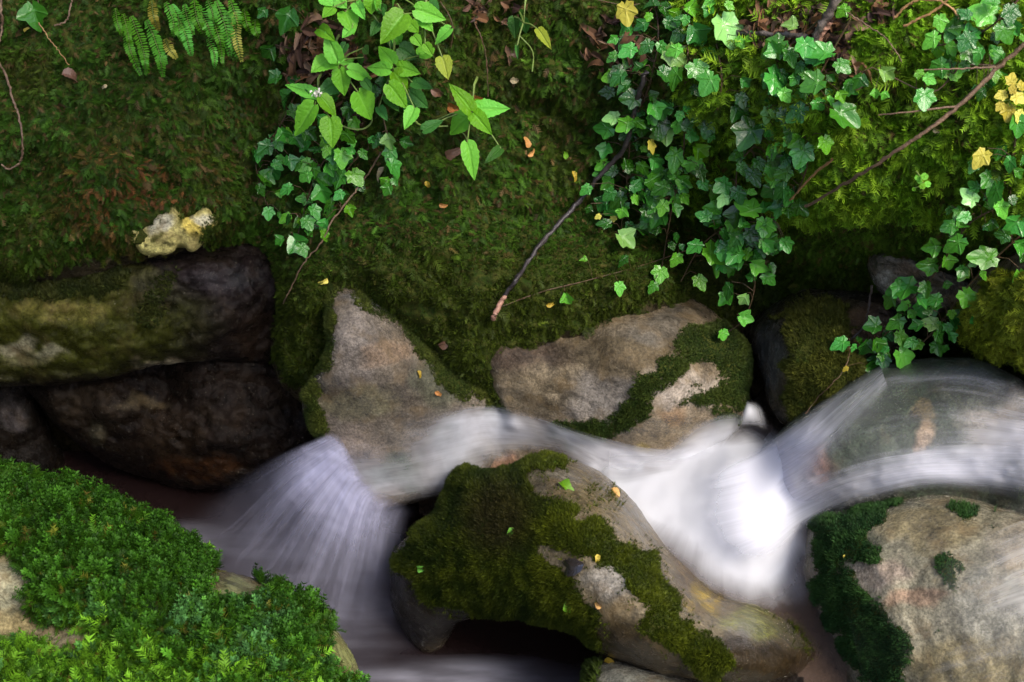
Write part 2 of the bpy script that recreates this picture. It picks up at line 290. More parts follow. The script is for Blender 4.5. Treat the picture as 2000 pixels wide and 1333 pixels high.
# pale triangular slab, centre left
rk('slab', [(625,520),(700,520),(780,570),(850,630),(920,690),(980,750),(1010,800),(1000,850),(960,930),(895,962),(800,985),(735,998),(700,960),(672,915),(640,870),(622,862),(596,812),(590,775),(606,745),(632,700),(640,640)],
   [(640,530,3.16),(700,530,3.16),(800,590,3.2),(900,680,3.22),(980,760,3.25),(650,575,3.09),(700,585,3.07),(640,700,3.06),(600,780,3.12),(625,850,3.17),(720,640,3.04),(800,690,3.08),(720,760,3.07),(850,760,3.12),(960,780,3.18),(700,850,3.15),(800,880,3.18),(950,850,3.22),(700,950,3.21),(850,950,3.24),(960,920,3.25)],
   (.16,.13,.095), [(700,680,60,90,(.19,.16,.135),.7),(760,690,60,30,(.22,.14,.08),.6),(700,790,90,40,(.20,.18,.09),.6),(860,740,60,60,(.08,.085,.05),.8),(730,590,60,20,(.32,.31,.30),.6),(770,920,70,40,(.06,.10,.06),.8),(690,880,60,50,(.26,.2,.15),.7),(880,870,40,60,(.06,.10,.07),.8)],
   moss=[([(625,560),(655,560),(650,640),(645,700),(618,750),(632,800),(636,850),(618,862),(590,810),(586,770),(606,740),(628,690)],1.0),([(690,555),(745,590),(830,650),(900,700),(985,770),(985,800),(925,785),(860,760),(820,700),(770,640),(700,590)],.8),([(930,740),(985,780),(1000,830),(960,810)],1.0)],
   wet=.8, edge=.05, W=26, rough=.012, seed=5, label='pale wet triangular slab edged with moss above the left fall')
# centre slab
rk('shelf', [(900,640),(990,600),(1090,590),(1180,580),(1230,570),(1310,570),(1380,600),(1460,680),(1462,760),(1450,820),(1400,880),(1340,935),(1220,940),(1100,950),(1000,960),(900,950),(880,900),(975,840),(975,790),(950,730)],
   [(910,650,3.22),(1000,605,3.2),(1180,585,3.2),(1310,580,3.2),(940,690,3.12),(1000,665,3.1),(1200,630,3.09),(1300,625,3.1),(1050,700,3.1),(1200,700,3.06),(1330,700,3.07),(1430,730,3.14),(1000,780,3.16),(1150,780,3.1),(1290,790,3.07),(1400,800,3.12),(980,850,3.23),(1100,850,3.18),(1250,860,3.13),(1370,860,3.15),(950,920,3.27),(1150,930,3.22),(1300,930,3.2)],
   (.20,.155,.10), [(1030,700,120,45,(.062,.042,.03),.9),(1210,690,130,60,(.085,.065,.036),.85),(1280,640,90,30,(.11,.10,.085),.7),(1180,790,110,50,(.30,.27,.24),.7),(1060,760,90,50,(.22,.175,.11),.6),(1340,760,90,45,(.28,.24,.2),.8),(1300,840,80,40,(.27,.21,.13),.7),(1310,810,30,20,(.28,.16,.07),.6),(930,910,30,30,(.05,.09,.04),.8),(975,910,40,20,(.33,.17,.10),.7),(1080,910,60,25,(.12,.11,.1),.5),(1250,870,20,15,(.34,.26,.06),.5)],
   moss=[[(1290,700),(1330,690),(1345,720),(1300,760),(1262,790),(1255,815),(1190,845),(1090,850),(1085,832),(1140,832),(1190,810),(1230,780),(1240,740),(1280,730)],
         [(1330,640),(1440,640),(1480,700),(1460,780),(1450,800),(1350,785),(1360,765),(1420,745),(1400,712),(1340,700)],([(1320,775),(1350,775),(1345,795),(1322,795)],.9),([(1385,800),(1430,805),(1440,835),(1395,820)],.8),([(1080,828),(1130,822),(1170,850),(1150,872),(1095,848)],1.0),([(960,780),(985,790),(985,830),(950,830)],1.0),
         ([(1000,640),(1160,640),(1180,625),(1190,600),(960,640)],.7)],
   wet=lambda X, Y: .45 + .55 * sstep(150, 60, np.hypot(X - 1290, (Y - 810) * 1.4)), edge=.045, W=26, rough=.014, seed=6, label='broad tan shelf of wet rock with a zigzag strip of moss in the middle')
# dark mossy rock right of the hollow
rk('wedge', [(1462,640),(1500,600),(1570,560),(1650,560),(1720,560),(1770,600),(1785,660),(1750,700),(1690,735),(1610,800),(1545,835),(1505,800),(1488,740),(1470,690)],
   [(1470,650,3.25),(1500,720,3.16),(1560,600,3.16),(1560,700,3.02),(1650,600,3.1),(1650,680,3.0),(1730,600,3.1),(1750,680,3.05),(1600,780,3.02),(1530,800,3.08)],
   (.06,.05,.03), [(1510,700,35,70,(.10,.10,.09),.8),(1680,640,40,40,(.12,.08,.055),.8),(1720,620,30,50,(.17,.10,.06),.6)],
   moss=[([(1550,600),(1640,590),(1670,680),(1690,730),(1600,800),(1540,830),(1535,740)],.9),([(1470,620),(1560,570),(1600,600),(1520,640)],.5)], wet=.5, edge=.10, W=50, rough=.03, seed=7,
   label='dark olive mossy rock between the middle shelf and the right cascade')
# rock carrying the right cascade
rk('cascade', [(1470,905),(1530,835),(1600,785),(1690,725),(1780,702),(1900,700),(1985,735),(2060,780),(2400,800),(2500,1050),(2050,1050),(1950,1010),(1850,985),(1760,995),(1650,1020),(1580,1070),(1500,1060),(1470,980)],
   [(1470,900,3.16),(1540,850,3.0),(1600,800,2.98),(1700,740,2.95),(1800,720,2.92),(1950,720,2.82),(1520,1000,3.08),(1560,950,2.96),(1600,1000,2.98),(1650,850,2.88),(1700,950,2.86),(1800,850,2.80),(1850,950,2.8),(1950,850,2.75),(2050,850,2.7),(2300,900,2.6),(1950,960,2.76)],
   (.045,.06,.035), [(1590,910,50,40,(.34,.17,.11),.95),(1800,850,20,45,(.36,.26,.17),1.),(1570,855,30,16,(.3,.2,.05),.7),(1980,830,110,80,(.33,.28,.22),.7),(1760,780,160,30,(.045,.065,.03),.8),(1900,770,90,30,(.05,.06,.03),.7),(1650,960,120,30,(.16,.14,.11),.5),(1800,800,30,12,(.25,.16,.05),.5)],
   moss=[([(1960,900),(2030,905),(2060,950),(1990,960)],.9)], wet=.9, edge=.04, W=34, rough=.016, seed=8,
   label='greenish rounded rock that the right cascade slides over')
# big pale boulder, lower right
rk('right', [(1580,1040),(1600,1008),(1660,992),(1720,975),(1790,958),(1880,955),(1980,985),(2100,1000),(2500,1020),(2500,1700),(1800,1700),(1700,1500),(1650,1360),(1615,1260),(1590,1190),(1568,1120)],
   [(1580,1040,2.88),(1600,1100,2.84),(1700,1000,2.80),(1850,970,2.77),(2100,1010,2.7),(1700,1100,2.72),(1850,1080,2.65),(2000,1100,2.6),(1640,1200,2.8),(1700,1300,2.74),(1850,1250,2.6),(2000,1300,2.52),(2400,1200,2.4),(1700,1500,2.7),(2000,1600,2.4),(1640,1330,2.86)],
   (.215,.195,.135), [(1820,1030,120,45,(.19,.15,.07),.75),(1720,1120,70,35,(.33,.25,.2),.7),(1790,1170,60,20,(.30,.17,.11),.6),(1900,1300,130,60,(.24,.19,.08),.7),(1640,1230,20,50,(.3,.24,.17),.6),(1950,1180,110,80,(.30,.29,.24),.7),(1655,1060,80,40,(.04,.05,.03),.7),(1600,1120,22,60,(.17,.10,.07),.8),(2000,1080,80,60,(.33,.27,.2),.5)],
   moss=[[(1590,1040),(1600,1010),(1680,992),(1760,968),(1740,1000),(1705,1040),(1700,1060),(1718,1085),(1700,1103),(1650,1090),(1645,1110),(1680,1140),(1720,1190),(1760,1240),(1770,1300),(1740,1333),(1690,1330),(1650,1270),(1640,1230),(1610,1210),(1590,1160),(1600,1110)],
         [(1832,1085),(1860,1085),(1880,1110),(1875,1145),(1850,1142),(1830,1110)],([(1850,985),(1900,990),(1905,1010),(1860,1012)],.9),([(1810,1225),(1850,1232),(1845,1245),(1815,1240)],.7),([(1930,1000),(1960,1005),(1955,1025),(1935,1020)],.6)],
   wet=.8, edge=.12, W=60, rough=.016, seed=9, label='large pale boulder with a dark moss patch at the lower right')
# the boulder in the middle of the stream
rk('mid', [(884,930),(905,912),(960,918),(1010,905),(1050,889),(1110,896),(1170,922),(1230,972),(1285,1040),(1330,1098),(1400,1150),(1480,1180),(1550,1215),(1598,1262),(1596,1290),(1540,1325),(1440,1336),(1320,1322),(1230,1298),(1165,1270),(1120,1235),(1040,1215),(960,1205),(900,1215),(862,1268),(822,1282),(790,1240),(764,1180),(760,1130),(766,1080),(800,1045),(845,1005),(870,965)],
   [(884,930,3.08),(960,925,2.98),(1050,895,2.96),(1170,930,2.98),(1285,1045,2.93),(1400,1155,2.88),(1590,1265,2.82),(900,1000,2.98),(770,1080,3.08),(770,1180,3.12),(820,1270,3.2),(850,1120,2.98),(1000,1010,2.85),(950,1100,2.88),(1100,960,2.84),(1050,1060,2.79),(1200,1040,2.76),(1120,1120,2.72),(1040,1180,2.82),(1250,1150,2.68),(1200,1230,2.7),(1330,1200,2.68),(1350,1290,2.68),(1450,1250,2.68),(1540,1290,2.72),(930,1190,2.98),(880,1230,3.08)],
   (.19,.15,.09), [(1180,960,100,55,(.17,.13,.06),.7),(1090,930,40,20,(.24,.21,.16),.6),(1200,1130,70,60,(.25,.23,.20),.8),(1230,1270,120,60,(.07,.048,.02),.9),(1368,1145,20,30,(.50,.34,.03),.8),(1345,1185,14,22,(.42,.29,.03),.6),(1385,1190,20,18,(.45,.30,.02),.7),(1400,1160,10,26,(.4,.27,.03),.6),(1470,1215,75,36,(.26,.27,.05),.8),(1420,1120,110,30,(.06,.042,.018),.8),(1330,1060,30,80,(.10,.075,.035),.7),(1480,1296,220,58,(.03,.019,.007),1.),(1560,1240,50,40,(.09,.065,.03),.8),(820,1180,120,120,(.014,.011,.006),1.),(900,1230,90,50,(.012,.01,.006),1.),(1280,1040,50,30,(.2,.16,.1),.5),(1340,1100,30,60,(.15,.10,.05),.6),(1130,1290,200,60,(.06,.04,.02),.8)],  # near-black patches at lower left put missing shade into the stone colour
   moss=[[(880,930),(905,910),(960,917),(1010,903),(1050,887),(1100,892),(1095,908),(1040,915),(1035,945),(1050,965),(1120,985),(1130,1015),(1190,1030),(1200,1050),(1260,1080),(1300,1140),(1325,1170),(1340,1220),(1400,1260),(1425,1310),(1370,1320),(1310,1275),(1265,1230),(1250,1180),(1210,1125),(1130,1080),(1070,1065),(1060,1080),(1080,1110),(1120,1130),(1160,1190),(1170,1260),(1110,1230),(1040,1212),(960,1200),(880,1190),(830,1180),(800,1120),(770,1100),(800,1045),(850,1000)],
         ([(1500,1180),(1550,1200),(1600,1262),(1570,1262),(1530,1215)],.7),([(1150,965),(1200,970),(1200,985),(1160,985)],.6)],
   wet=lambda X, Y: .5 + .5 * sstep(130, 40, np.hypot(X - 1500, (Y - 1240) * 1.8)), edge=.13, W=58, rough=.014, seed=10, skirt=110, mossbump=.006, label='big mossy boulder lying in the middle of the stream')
rk('foot', [(1140,1305),(1160,1288),(1210,1288),(1270,1305),(1350,1322),(1450,1345),(1560,1400),(1560,1650),(1150,1650),(1135,1400)],
   [(1140,1305,2.86),(1200,1295,2.8),(1300,1330,2.76),(1400,1340,2.78),(1200,1400,2.7),(1500,1450,2.7),(1300,1600,2.6)], (.20,.19,.15), [(1250,1330,80,20,(.24,.24,.2),.6)],
   moss=[([(1130,1290),(1170,1290),(1180,1333),(1180,1450),(1130,1450)],.9)], wet=.7, edge=.08, W=30, rough=.012, seed=11, label='grey stone at the bottom edge below the middle boulder')
rk('near', [(-500,900),(-250,905),(0,932),(100,948),(190,968),(270,1008),(345,1052),(400,1100),(425,1112),(490,1128),(560,1165),(630,1208),(680,1262),(712,1333),(740,1430),(740,1800),(-500,1800)],
   [(-400,930,2.9),(0,945,2.86),(200,980,2.8),(345,1060,2.78),(500,1140,2.74),(640,1225,2.7),(715,1333,2.7),(0,1060,2.66),(150,1080,2.62),(300,1150,2.58),(0,1150,2.56),(60,1250,2.52),(200,1250,2.5),(450,1250,2.52),(600,1330,2.5),(0,1333,2.4),(300,1333,2.42),(-400,1300,2.4),(300,1700,2.2),(700,1700,2.4)],
   (.17,.14,.07), [(15,1150,55,60,(.42,.40,.26),.9),(20,1220,60,30,(.36,.29,.14),.8),(130,1240,60,30,(.36,.31,.2),.85),(450,1160,60,22,(.34,.34,.15),.9),(660,1270,45,70,(.30,.31,.11),.9),(340,1260,60,18,(.16,.11,.04),.8),(170,1265,50,20,(.2,.13,.05),.7),(330,1320,40,25,(.34,.3,.2),.7)],
   moss=[[(-500,890),(0,925),(200,965),(345,1050),(420,1110),(390,1130),(400,1150),(430,1168),(500,1175),(520,1150),(480,1120),(560,1160),(640,1220),(620,1235),(640,1290),(680,1340),(700,1450),(700,1800),(-500,1800),(-500,1300),(0,1270),(80,1262),(140,1290),(180,1255),(140,1210),(60,1180),(40,1120),(0,1080),(-500,1040)]],
   wet=.25, edge=.12, W=60, rough=.03, seed=12, label='near boulder thick with leafy moss in the lower left corner', strip=near_bare, mossbump=.05)
rk('ledge_right', [(1852,610),(1880,560),(1950,512),(2050,480),(2500,440),(2500,840),(2120,770),(2010,735),(1960,705),(1900,672)],
   [(1860,610,2.95),(1900,580,2.85),(1950,530,2.78),(1950,620,2.75),(2000,560,2.68),(2000,700,2.78),(1920,670,2.86),(2200,600,2.55),(2400,700,2.6)],
   (.27,.22,.14), [(1880,590,50,25,(.4,.32,.23),.8),(1970,705,30,10,(.38,.3,.22),.7)],
   moss=[([(1880,615),(1930,570),(2010,530),(2500,480),(2500,820),(2100,750),(1980,700),(1900,668)],1.0)], wet=.2, edge=.11, W=45, rough=.03, seed=13, label='ledge of bright yellow green moss at the right edge above the cascade')
rk('lime', [(252,470),(262,452),(290,440),(300,420),(328,410),(345,396),(358,424),(384,416),(402,406),(420,436),(408,462),(385,486),(352,478),(330,494),(284,499)],
   [(240,480,3.055),(300,415,3.045),(400,405,3.045),(320,460,3.04),(390,450,3.035),(430,470,3.07),(290,500,3.06),(360,505,3.07)], (.58,.50,.17), [(310,435,30,20,(.62,.58,.42),.9),(385,440,36,28,(.75,.56,.10),.8),(395,425,20,12,(.75,.7,.5),.8),(300,480,40,20,(.6,.54,.18),.8),(315,460,12,9,(.06,.07,.01),.9),(352,432,8,18,(.08,.08,.01),.8),(292,471,6,5,(.03,.03,.01),.9),(340,482,9,4,(.03,.03,.01),.8),(388,462,7,9,(.09,.08,.02),.7),(362,458,5,8,(.05,.05,.01),.7)],
   moss=[([(225,440),(262,447),(300,430),(335,412),(360,420),(400,408),(430,420),(430,380),(240,385)],.9),([(408,440),(440,430),(440,490),(396,492)],.9),([(330,405),(352,410),(356,440),(345,440)],.7),([(250,495),(262,470),(245,460)],.9),([(300,455),(325,450),(322,470),(303,470)],.55)], wet=.15, edge=.010, W=10, rough=.014, seed=14, skirt=40, step=3, warp=20, label='cream and yellow limestone lump poking out of the moss', cat='stone')
rk('crumb', [(1694,505),(1740,478),(1790,500),(1850,530),(1905,560),(1890,600),(1830,612),(1770,606),(1716,570)],
   [(1694,505,3.0),(1760,500,2.96),(1850,540,2.93),(1890,590,2.9),(1800,600,2.98),(1720,560,3.02)], (.15,.13,.10), [(1720,540,30,22,(.33,.31,.26),.8),(1750,550,26,14,(.3,.26,.18),.7),(1770,520,30,16,(.2,.14,.1),.6),(1860,580,40,18,(.3,.24,.18),.6),(1790,545,30,20,(.02,.02,.018),.6)],
   moss=[([(1690,490),(1740,478),(1750,500),(1700,530)],.6)], wet=.6, edge=.07, W=24, rough=.045, seed=15, skirt=50, step=3.5, label='broken grey stone under the ivy on the right', cat='stone')
# -- bed of the stream and the far ground
bed_ctrl = [(-600,700,3.9),(1000,700,3.7),(2600,700,3.4),(-600,1000,3.72),(0,1000,3.68),(500,1000,3.62),(900,1000,3.45),(1200,1000,3.2),(1500,1100,3.12),(1650,1150,3.0),(2600,1000,2.95),(-600,1333,3.4),(500,1333,3.42),(1000,1280,3.42),(1200,1290,3.2),(1500,1333,2.95),(1620,1333,2.92),(2600,1333,2.8),(1000,1900,3.1),(-600,1900,3.1),(2600,1900,2.7)]
bed = sheet_rock('stream_bed', None, bed_ctrl, (.045,.03,.02), [(1550,1200,120,150,(.07,.045,.03),.7),(1600,1300,60,60,(.16,.13,.1),.6)], clip=(-600,650,2600,1850), step=9, rough=.03, kind='structure', seed=16, wet=.8)
gm = plain_mat('forest soil', (.06, .045, .025), (.03, .035, .012), .9, 3)
gx = np.sign(np.linspace(-1, 1, 91)) * np.abs(np.linspace(-1, 1, 91)) ** 2.2 * 60; GX, GY = np.meshgrid(gx, gx + 1.5)
GZ = -1.1 + np.where(GY > 3.9, np.clip((GY - 3.9) * .45, 0, 2.2), 0) + .15 * n2(GX, GY, 2, 3)
GZ = np.maximum(GZ, np.clip((-2.4 - GY) * 1.3, -1.1, 3.2) + .3 * n2(GX, GY, 1.5, 4)); GZ = np.maximum(GZ, np.clip((-2.1 - GX) * 1.6, -1.1, 4.2) + .3 * n2(GX, GY, 1.5, 6))  # slopes behind the camera and at the left, added to block sky light
gi = np.arange(91 * 91).reshape(91, 91); GF = np.stack([gi[:-1, :-1], gi[:-1, 1:], gi[1:, 1:], gi[1:, :-1]], -1).reshape(-1, 4)
link('ground', new_mesh('ground', np.stack([GX, GY, GZ], -1).reshape(-1, 3), GF, gm), kind='structure')

BVH = BVHTree.FromPolygons(np.concatenate(BV).tolist(), np.concatenate(BF).tolist())
keepv, keepf, nb_ = [], [], 0
for dd_ in [bank, bed] + [rocks[k_] for k_ in rocks if k_ not in ('mid', 'near', 'foot')]: keepv.append(dd_['V']); keepf.append(dd_['F'] + nb_); nb_ += len(dd_['V'])
BVH_W = BVHTree.FromPolygons(np.concatenate(keepv).tolist(), np.concatenate(keepf).tolist())
CV = Vector(CAM)
def surf(px, py, tree=None):
    "nearest solid surface on the ray of a photo point: depth along the axis, point, normal"
    d = Vector(at(px, py, 1.0) - CAM); k = d.length; h, n, _, dist = (tree or BVH).ray_cast(CV, d / k)
    if h is None: return 3.2, Vector(at(px, py, 3.2)), Vector((0, -.7, .7))
    if n.dot(d) > 0: n = -n
    return dist / k, h, n

# ------------------------------------------------------------------ moss shoots
def tmpl_feather(n=6, w=.30, seed=0):
    r = np.random.default_rng(seed); V = []; F = []
    def tri(a, b, c): V.extend([a, b, c]); F.append((len(V) - 3, len(V) - 2, len(V) - 1))
    tri((-.02, 0, 0), (.02, 0, 0), (0, 1, .12))
    for i in range(n):
        y = .12 + .8 * i / n; L = w * (1 - .55 * i / n)
        for s in (-1, 1):
            z = .1 * y + r.uniform(-.05, .08); dy = L * r.uniform(.6, 1.1)
            tri((0, y - .05, z * .8), (0, y + .07, z * .8), (s * L, y + dy, z + r.uniform(-.05, .08)))
    return np.array(V), np.array(F)
def tmpl_tuft(n=5, seed=0):
    r = np.random.default_rng(seed); V = []; F = []
    for i in range(n):
        a = r.uniform(0, 6.28); t = r.uniform(.25, .9); d = np.array([math.cos(a) * t, math.sin(a) * t, 1.0]); d /= np.linalg.norm(d); q = np.array([-math.sin(a), math.cos(a), 0]) * .10
        L = r.uniform(.6, 1.0); V.extend([-q, q, d * L]); F.append((len(V) - 3, len(V) - 2, len(V) - 1))
    return np.array(V), np.array(F)
def tmpl_shoot(seed=0):
    "upright leafy shoot: whorls of small blunt leaves round a stem"
    r = np.random.default_rng(seed); V = []; F = []
    for k in range(5):
        z = .15 + .18 * k
        for j in range(5):
            a = j * 1.26 + k * .8 + r.uniform(-.3, .3); el = r.uniform(.35, 1.0); L = .34 - .03 * k
            d = np.array([math.cos(a) * math.cos(el), math.sin(a) * math.cos(el), math.sin(el)]); q = np.array([-math.sin(a), math.cos(a), 0]) * .052; b = np.array([0, 0, z])
            i = len(V); V.extend([b, b + d * L * .55 - q, b + d * L, b + d * L * .55 + q]); F.extend([(i, i + 1, i + 2), (i, i + 2, i + 3)])
    return np.array(V), np.array(F)
T_FEATHER = [tmpl_feather(6, .34, 1), tmpl_feather(5, .42, 2), tmpl_feather(7, .28, 3)]; T_TUFT = [tmpl_tuft(6, 4), tmpl_tuft(5, 5), tmpl_tuft(7, 6)]; T_SHOOT = [tmpl_shoot(7), tmpl_shoot(8)]

def grow(data, N, tmpls, size, colf, hang=.5, lift=.5, thr=.35, wf=None, name='moss', seed=0, parent=None, label=None, **props):
    r = np.random.default_rng(seed); V = data['V']; F = data['F']
    a, b, c, d = (V[F[:, i]] for i in range(4)); nr = np.cross(c - a, b - d); ar = np.linalg.norm(nr, axis=1) + 1e-12; nr = nr / ar[:, None]
    ctr = (a + b + c + d) / 4; flip = ((ctr - CAM) * nr).sum(1) > 0; nr[flip] *= -1
    mo = data['moss'][F].mean(1); px = data['px'][F].mean(1); py = data['py'][F].mean(1); ss = data['s'][F].mean(1)
    wgt = ar * sstep(thr, thr + .25, mo) * (ss > -25) * (px > -160) * (px < 2160) * (py > -140) * (py < 1430)
    if wf is not None: wgt = wgt * wf(px, py)
    if wgt.sum() <= 0: return None
    fi = r.choice(len(F), N, p=wgt / wgt.sum()); u = r.random((N, 1)); v = r.random((N, 1))
    P = (a[fi] * (1 - u) + b[fi] * u) * (1 - v) + (d[fi] * (1 - u) + c[fi] * u) * v; Nn = nr[fi]; pxs = px[fi]; pys = py[fi]
    down = np.array([0, 0, -1.0]); g = down - Nn * (Nn @ down)[:, None]; g /= np.linalg.norm(g, axis=1)[:, None] + 1e-6
    rnd = r.normal(size=(N, 3)); rnd -= Nn * (rnd * Nn).sum(1)[:, None]; rnd /= np.linalg.norm(rnd, axis=1)[:, None]
    T = g * hang + rnd * (1 - hang) * 1.0; T /= np.linalg.norm(T, axis=1)[:, None] + 1e-6
    if lift >= 0: Yd = T + Nn * (lift * r.uniform(.4, 1.5, (N, 1))); Yd /= np.linalg.norm(Yd, axis=1)[:, None]; Zd = Nn - Yd * (Nn * Yd).sum(1)[:, None]
    else:  Zd = Nn * 1.0 + rnd * .45 + np.array([0, 0, .5]); Zd /= np.linalg.norm(Zd, axis=1)[:, None]; Yd = T - Zd * (T * Zd).sum(1)[:, None]
    Zd /= np.linalg.norm(Zd, axis=1)[:, None] + 1e-6; Yd /= np.linalg.norm(Yd, axis=1)[:, None] + 1e-6; Xd = np.cross(Yd, Zd)
    cl = n2(pxs, pys, 42, seed + 2, 3); sz = size * r.uniform(.5, 1.4, N) * np.clip(1 + .9 * cl, .4, 2)
    col = colf(pxs, pys, cl, r) * np.exp(r.normal(0, .36, N))[:, None]
    Vs, Fs, Cs = [], [], []; off = 0; which = r.integers(0, len(tmpls), N)
    for k, (tv, tf) in enumerate(tmpls):
        m = which == k; n = m.sum()
        if not n: continue
        W = P[m][:, None] + sz[m][:, None, None] * (tv[None, :, 0:1] * Xd[m][:, None] + tv[None, :, 1:2] * Yd[m][:, None] + tv[None, :, 2:3] * Zd[m][:, None])
        Vs.append(W.reshape(-1, 3)); Fs.append((tf[None] + (np.arange(n) * len(tv))[:, None, None]).reshape(-1, 3) + off); off += n * len(tv)
        Cs.append(np.repeat(col[m], len(tv), 0))
    Vv = np.concatenate(Vs); loc = np.array(data['loc']) if parent else Vv.mean(0)
    me = new_mesh(name, Vv - loc, np.concatenate(Fs), MOSS, {'col': np.concatenate(Cs)}, smooth=False)
    return link(name, me, parent=parent, loc=None if parent else loc, label=label, kind='stuff', **props)

def lerpc(a, b, t): return np.array(a) * (1 - t[:, None]) + np.array(b) * t[:, None]
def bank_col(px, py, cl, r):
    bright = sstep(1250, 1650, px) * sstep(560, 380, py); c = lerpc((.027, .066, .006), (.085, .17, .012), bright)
    olive = sstep(-.1, .5, n2(px, py, 120, 5)); c = c * (1 + .9 * np.clip(cl, -.7, 1))[:, None]; c = c * (1 - .5 * olive[:, None]) + np.array((.050, .054, .006)) * .5 * olive[:, None]
    red = sstep(1.1, .2, np.hypot((px - 270) / 230, (py - 380) / 160)) * (r.random(len(px)) < .45) * (n2(px, py, 50, 8) > -.05)
    c = c * (1 - red[:, None]) + np.array((.14, .055, .018)) * red[:, None]
    br = (r.random(len(px)) < .12)[:, None]; c = np.where(br, np.array((.085, .055, .02)), c)
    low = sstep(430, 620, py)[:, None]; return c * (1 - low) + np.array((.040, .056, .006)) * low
bare = [(335,455,95,48),(620,95,70,50),(1180,85,45,55),(1560,70,110,45),(590,310,30,35),(1410,470,60,110),(940,550,30,18),(1020,565,28,12),(155,468,25,10),(1640,110,40,40),(870,680,18,14),(820,610,60,22)]
def bank_w(px, py):
    w_ = np.ones(len(px)); qx = px + 20 * n2(px, py, 30, 31); qy = py + 20 * n2(px, py, 30, 32)
    for (x, y, rx, ry) in bare: w_ *= 1 - .93 * sstep(1.1, .8, np.hypot((qx - x) / rx, (qy - y) / ry))
    return w_ * (.35 + .65 * sstep(-.35, .1, n2(px, py, 26, 33)))
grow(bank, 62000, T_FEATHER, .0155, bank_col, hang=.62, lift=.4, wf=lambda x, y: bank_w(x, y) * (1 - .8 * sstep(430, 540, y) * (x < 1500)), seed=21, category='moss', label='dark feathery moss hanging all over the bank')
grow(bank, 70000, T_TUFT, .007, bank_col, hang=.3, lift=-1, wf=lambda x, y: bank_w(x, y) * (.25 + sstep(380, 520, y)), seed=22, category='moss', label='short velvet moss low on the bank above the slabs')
grow(bank, 16000, T_FEATHER, .024, lambda x, y, c, r: lerpc((.10, .23, .010), (.20, .33, .018), sstep(-.3, .5, c)), hang=.35, lift=.9, wf=lambda x, y: (x > 1330) * (y < 430) * bank_w(x, y) * sstep(-.3, .25, n2(x, y, 70, 41)) * (1 - .8 * ((x < 1520) & (y > 240))), seed=23, category='moss', label='bright yellow green moss on top of the bank at the upper right')
def kid(key, N, T, size, c1, c2, **k):
    d = rocks[key]; grow(d, N, T, size, lambda x, y, c, r: lerpc(c1, c2, sstep(-.4, .5, c)), parent=d['o'], **k)
kid('ledge', 9000, T_TUFT, .008, (.025,.035,.008), (.05,.055,.012), lift=-1, seed=31)
kid('slab', 14000, T_TUFT, .006, (.04,.06,.012), (.085,.10,.018), lift=-1, seed=32)
kid('shelf', 14000, T_TUFT, .006, (.025,.045,.01), (.055,.075,.014), lift=-1, seed=33)
kid('wedge', 7000, T_TUFT, .008, (.045,.055,.01), (.08,.085,.014), lift=-1, seed=34)
kid('right', 16000, T_TUFT, .006, (.015,.045,.015), (.035,.085,.02), lift=-1, seed=35)
d = rocks['mid']
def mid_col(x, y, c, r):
    brown = sstep(.8, .2, np.hypot((x - 975) / 130, (y - 1010) / 130))[:, None] * .75; green = lerpc((.012, .023, .003), (.070, .085, .006), np.clip(sstep(-.45, .5, c) * .7 + sstep(1010, 1080, x) * .3, 0, 1))  # brown moss patch; green also darkens leftward, flank shade put into its colour
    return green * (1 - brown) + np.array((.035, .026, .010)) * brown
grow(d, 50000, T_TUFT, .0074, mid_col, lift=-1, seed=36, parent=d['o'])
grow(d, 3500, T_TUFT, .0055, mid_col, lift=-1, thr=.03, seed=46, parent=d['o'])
kid('foot', 1500, T_TUFT, .009, (.04,.06,.01), (.06,.09,.015), lift=-1, seed=37)
kid('cascade', 900, T_TUFT, .008, (.03,.05,.01), (.06,.09,.015), lift=-1, seed=38)
kid('lime', 1800, T_TUFT, .008, (.03,.05,.006), (.06,.08,.01), lift=-1, seed=44)
kid('ledge_right', 7000, T_FEATHER, .020, (.12,.16,.01), (.24,.27,.02), hang=.5, lift=.8, seed=39)
d = rocks['near']
def dead(c, r, k=.07): return np.where((r.random(len(c)) < k)[:, None], np.array((.10, .055, .015)), c)
grow(d, 16000, T_FEATHER, .021, lambda x, y, c, r: lerpc((.010, .035, .002), (.035, .095, .005), np.clip(sstep(-.4, .5, c), 0, 1)) * np.where(r.random(len(x)) < .08, .3, 1)[:, None] + np.where(r.random(len(x)) < .08, 1, 0)[:, None] * np.array((.08, .04, .01)), hang=.1, lift=1.3, seed=43, wf=near_bare, parent=d['o'])
grow(d, 10500, T_SHOOT, .022, lambda x, y, c, r: lerpc((.012, .045, .003), (.048, .14, .010), np.clip(sstep(-.4, .5, c) * .6 + r.random(len(x)) * .4, 0, 1)) + np.array((.03, .07, .035)) * (sstep(-.05, .35, n2(x, y, 90, 71)) * sstep(1080, 1250, y + .2 * x - 60))[:, None], hang=.1, lift=-1, seed=40, wf=lambda x, y: (sstep(1330, 1200, y - .25 * x + 60) + .15) * (.12 + sstep(-.25, .15, n2(x, y, 40, 51))) * near_bare(x, y), parent=d['o'])
grow(d, 5500, T_FEATHER, .024, lambda x, y, c, r: lerpc((.06, .17, .008), (.12, .27, .015), sstep(-.3, .4, c)), hang=.2, lift=1.2, seed=42, wf=lambda x, y: sstep(1180, 1290, y - .25 * x + 60) * 1.0 + .02, parent=d['o'])

